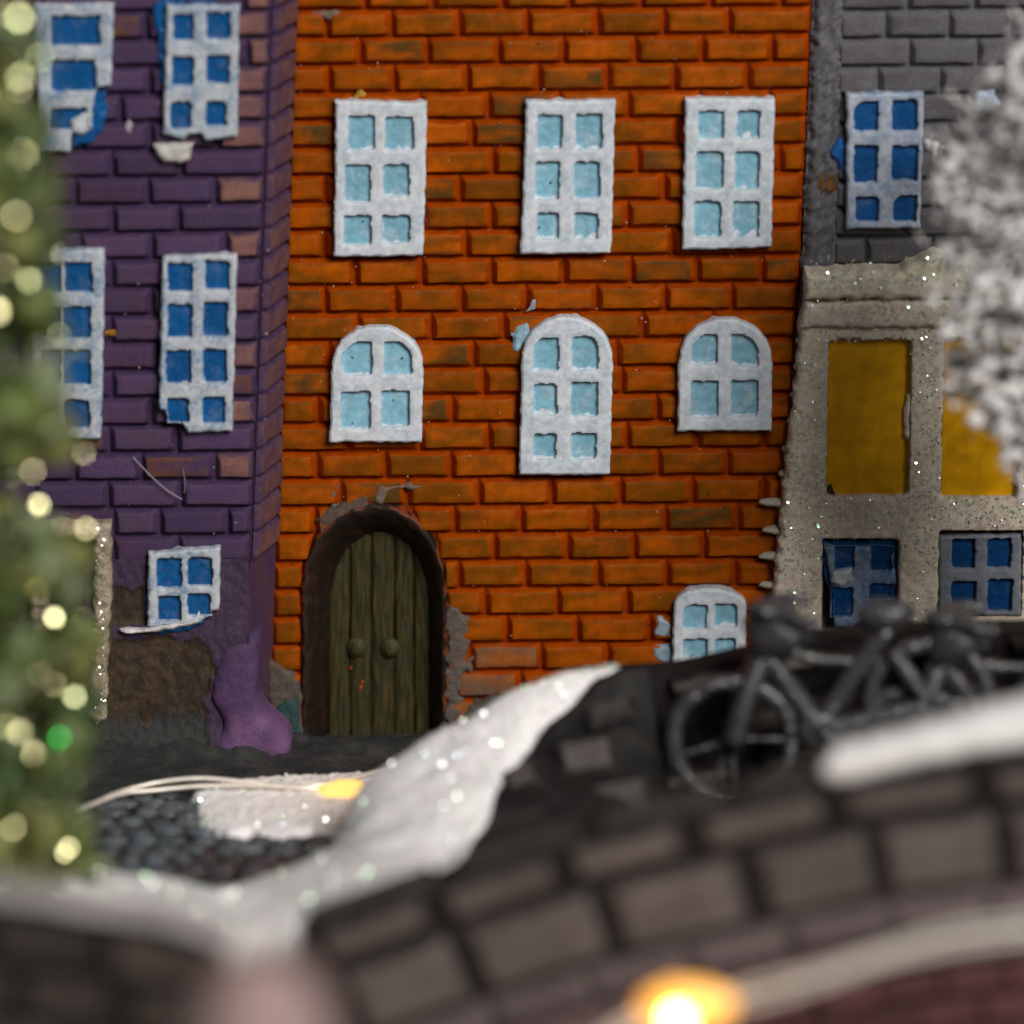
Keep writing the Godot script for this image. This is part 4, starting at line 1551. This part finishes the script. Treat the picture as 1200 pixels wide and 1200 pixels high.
func snowy_tree() -> void:
	var z := 27.0
	var foot := at(1292, 900, z)
	foot.y = 5.0
	var o := thing("flocked_tree", "snow flocked white tree standing before the cream shop front", "tree", foot)
	var tr := MB.new()
	tube(tr, [foot, foot + Vector3(0, 30, 0), foot + Vector3(-0.5, 62, 0)], [1.6, 1.2, 0.4], 9, Color(0.05, 0.045, 0.04), 0.2)
	put(tr, "trunk", M.stone_resin, o)
	var flock := MB.new()
	var white := Color(0.82, 0.81, 0.81)
	var white2 := white
	var tips := [[1190, 48], [1150, 95], [1132, 130], [1100, 162], [1112, 196], [1092, 232], [1116, 262], [1098, 290], [1130, 318], [1104, 352], [1120, 392], [1096, 422], [1112, 458], [1142, 480], [1168, 515], [1192, 560], [1165, 150], [1155, 210], [1150, 270], [1165, 340], [1150, 420], [1185, 300], [1185, 230], [1190, 400], [1185, 460], [1195, 120], [1210, 66], [1225, 20], [1240, -30]]
	for q in tips:
		var tip := at(q[0] + 20.0, q[1], z + rng.randf_range(-1.5, 6.0))
		var root := Vector3(foot.x - 0.4, tip.y - rng.randf_range(0.5, 3.5), z + rng.randf_range(-1, 1))
		var mid := root.lerp(tip, 0.55) + Vector3(0, -1.2, 0)
		var br := MB.new()
		tube(br, smooth([root, mid, tip], 8), [0.5], 6, Color(0.10, 0.11, 0.085), 0.15)
		put(br, "branch", M.stone_resin, o)
		tuft(flock, root, mid, tip, 26, 130, white)
	# the rest of the crown
	for k in 24:
		var y := lerpf(18.0, 66.0, rng.randf())
		var a := rng.randf_range(-1.9, 1.9)
		var R := lerpf(12.0, 4.0, (y - 18.0) / 48.0) * rng.randf_range(0.6, 1.05)
		var tip := Vector3(foot.x + cos(a) * R, y, z + sin(a) * R * 0.6)
		var root := Vector3(foot.x, y - 2.0, z)
		tuft(flock, root, root.lerp(tip, 0.5), tip, 14, 70, white)
	put(flock, "crown", M.flock, o)
	# a thin twig reaching back to the wall
	var tw := MB.new()
	for q in smooth([at(1086, 168, 4), at(1104, 178, 5), at(1122, 166, 7), at(1140, 140, 11), at(1160, 130, 17)], 26):
		ball(tw, q + Vector3(rng.randfn(), rng.randfn(), 0) * 0.12, Vector3.ONE * rng.randf_range(0.22, 0.42), 0.2, 2.0, white, white, 8)
	put(tw, "twig", M.flock, o)


# ---------------------------------------------------------------- fairy lights, low wall, bollard
func fairy_lights() -> void:
	var where := on_ground(300, 915, 0.9)
	var o := thing("fairy_light_string", "thin silver wire of fairy lights lying on the ground before the purple house", "fairy lights", where, "fairy light wires")
	var pts := []
	for q in [[60, 960, 0.9], [110, 941, 1.0], [145, 927, 1.2], [185, 917, 1.5], [235, 912, 1.7], [285, 916, 1.4], [330, 920, 1.1], [372, 920, 1.1], [420, 910, 1.2], [470, 895, 1.0]]:
		pts.append(on_ground(q[0], q[1], q[2]))
	var a := MB.new()
	tube(a, smooth(pts, 60), [0.17], 8, Color.WHITE, 0.02)
	put(a, "wire", M.wire, o)
	var pts2 := []
	for k in pts.size():
		pts2.append(pts[k] + Vector3(0.1 * sin(k * 1.7), -0.22 + 0.3 * sin(k * 1.3), 0.45 + 0.1 * cos(k * 2.1)))
	var b := MB.new()
	tube(b, smooth(pts2, 60), [0.17], 8, Color.WHITE, 0.02)
	put(b, "wire", M.wire, o)
	var lamp := on_ground(405, 927, 1.0)
	var m := MB.new()
	ball(m, lamp, Vector3(2.0, 0.8, 1.1), 0.25, 0.6, Color.WHITE, Color.WHITE, 18)
	put(m, "bulb", M.led_cream, o)
	lamp_light("bulb_light", lamp + Vector3(0, 0.2, 0), 3.0e-5)
	# the nearer wire
	var p0 := at(793, 1186, 95)
	var o2 := thing("fairy_light_string", "pale wire with a glowing amber bulb hanging in front of the bridge", "fairy lights", p0, "fairy light wires")
	var line := [at(700, 1235, 96), at(740, 1212, 95.6), p0, at(840, 1182, 95), at(890, 1172, 95), at(950, 1154, 95), at(1030, 1127, 95), at(1110, 1108, 95), at(1200, 1096, 95), at(1300, 1090, 95), at(1420, 1092, 95)]
	var c := MB.new()
	tube(c, smooth(line, 50), [0.27], 9, Color.WHITE, 0.04)
	put(c, "wire", M.wire, o2)
	var line2 := []
	for k in line.size():
		line2.append(line[k] + Vector3(0, 0.55 + 0.2 * sin(k * 1.9), -0.3))
	var d := MB.new()
	tube(d, smooth(line2, 50), [0.27], 9, Color.WHITE, 0.04)
	put(d, "wire", M.wire, o2)
	var drop := MB.new()
	ball(drop, p0 + Vector3(0.6, 0.35, 0), Vector3(3.0, 1.5, 1.3), 0.2, 0.5, Color.WHITE, Color.WHITE, 18)
	put(drop, "bulb", M.led_glow, o2)
	var core := MB.new()
	ball(core, p0 + Vector3(0, 0, 1.35), Vector3(0.55, 0.55, 0.35), 0.0, 1.0, Color.WHITE, Color.WHITE, 12)
	put(core, "bulb_core", M.led_core, o2)
	lamp_light("bulb_light", p0 + Vector3(0, 0, 1.4), 6.0e-5)


func lamp_light(called: String, where: Vector3, energy: float) -> void:
	var l := OmniLight3D.new()
	l.name = numbered(called)
	l.light_color = Color(1.0, 0.72, 0.35)
	l.light_energy = energy
	l.light_size = 0.002
	l.omni_range = 0.3
	l.omni_attenuation = 2.0
	l.shadow_enabled = true
	l.position = where * S
	add_child(l)


func foreground() -> void:
	var z := 97.0
	var path := [Vector2(-60, 20.0), Vector2(-32, 19.6), Vector2(-24, 18.5), Vector2(-17.5, 17.1)]
	var o := thing("low_wall", "low dark brown block wall capped with snow", "wall", Vector3(-36, -9, z))
	var dark := Color(0.02, 0.015, 0.013)
	put(prism(PackedVector2Array([Vector2(-60, -9), Vector2(-17.5, -9), Vector2(-17.5, 16.4), Vector2(-24, 17.8), Vector2(-32, 18.9), Vector2(-60, 19.2)]), z - 5.0, z - 1.0, dark), "core", M.stone_resin, o, true)
	for r in 7:
		stones(o, path, z, 0.6 + r * 3.3, 3.3, 7.0, 1.1, 0.9, 0.3 if r % 2 == 0 else 3.6, Color(0.10, 0.078, 0.065), Color(0.055, 0.042, 0.036), dark, M.stone_resin, "stone_block", 0.5)
	org = Vector3.ZERO
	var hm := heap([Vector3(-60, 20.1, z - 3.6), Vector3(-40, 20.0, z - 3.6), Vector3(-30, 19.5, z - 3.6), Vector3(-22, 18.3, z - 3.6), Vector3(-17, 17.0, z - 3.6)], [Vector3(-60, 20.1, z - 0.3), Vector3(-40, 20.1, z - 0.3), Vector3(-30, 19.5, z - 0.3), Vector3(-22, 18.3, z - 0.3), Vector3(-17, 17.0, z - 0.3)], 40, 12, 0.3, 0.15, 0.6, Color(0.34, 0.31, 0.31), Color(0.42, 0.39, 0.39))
	var s := put(hm, "snow_cap", M.snow_paint, self)
	s.set_meta("kind", "stuff")
	s.set_meta("label", "cap of snow lying along the low dark wall")
	s.set_meta("category", "snow")
	# round-topped pink bollard
	var base := at(305, 1200, 138)
	base.y = -9.0
	var b := thing("bollard", "dusty pink round topped bollard standing before the snow bank", "bollard", base)
	var mb := MB.new()
	var prof := [[4.0, 0.0], [4.2, 22.0], [4.1, 34.0], [3.7, 36.4], [3.0, 38.0], [2.0, 39.2], [1.0, 39.8], [0.02, 40.0]]
	var rows := []
	for q in prof:
		var row := []
		for k in 28:
			var a := TAU * k / 28.0
			var p := base + Vector3(cos(a) * q[0], q[1], sin(a) * q[0])
			row.append(mb.p(p, Color(0.40, 0.28, 0.285).lerp(Color(0.46, 0.32, 0.30), clampf(0.5 + nz(p, 0.2), 0.0, 1.0))))
		rows.append(row)
	for j in prof.size() - 1:
		for k in 28:
			mb.quad(rows[j][k], rows[j + 1][k], rows[j + 1][(k + 1) % 28], rows[j][(k + 1) % 28])
	put(mb, "post", M.dull_paint, b)


# ---------------------------------------------------------------- camera, light, build
func _ready() -> void:
	rng.seed = 4711
	noise.frequency = 1.0
	noise.fractal_type = FastNoiseLite.FRACTAL_NONE
	noise.seed = 77
	var cam := Camera3D.new()
	cam.name = "camera"
	cam.position = eye * S
	cam.rotation = Vector3(-PITCH, 0, 0)
	var lens := CameraAttributesPhysical.new()
	lens.frustum_focal_length = 120.0
	lens.frustum_focus_distance = 0.398
	lens.frustum_near = 0.02
	lens.frustum_far = 20.0
	lens.exposure_aperture = 10.0
	cam.attributes = lens
	cam.fov = 11.4212
	cam.near = 0.02
	cam.far = 20.0
	cam.current = true
	add_child(cam)
	var env := Environment.new()
	env.background_mode = Environment.BG_COLOR
	env.background_color = Color(0.23, 0.24, 0.26)
	env.tonemap_mode = Environment.TONE_MAPPER_LINEAR
	env.tonemap_exposure = 1.0
	env.sdfgi_enabled = true
	env.ssao_enabled = true
	env.ssil_enabled = true
	var we := WorldEnvironment.new()
	we.name = "environment"
	we.environment = env
	add_child(we)
	# one soft lamp above and to one side of the lens
	var key := AreaLight3D.new()
	key.name = "soft_lamp"
	key.area_size = Vector2(0.46, 0.46)
	key.light_energy = 1.25
	key.light_color = Color(1.0, 0.98, 0.95)
	key.area_range = 4.0
	key.shadow_enabled = true
	var target := Vector3(0, 0.018, 0)
	key.position = target + to_lamp.normalized() * 1.1
	add_child(key)
	key.look_at(target, Vector3.UP)
	materials()
	ground()
	orange_house()
	purple_house()
	grey_house()
	cobbles()
	snow()
	bridge()
	bicycle()
	green_tree()
	snowy_tree()
	fairy_lights()
	foreground()
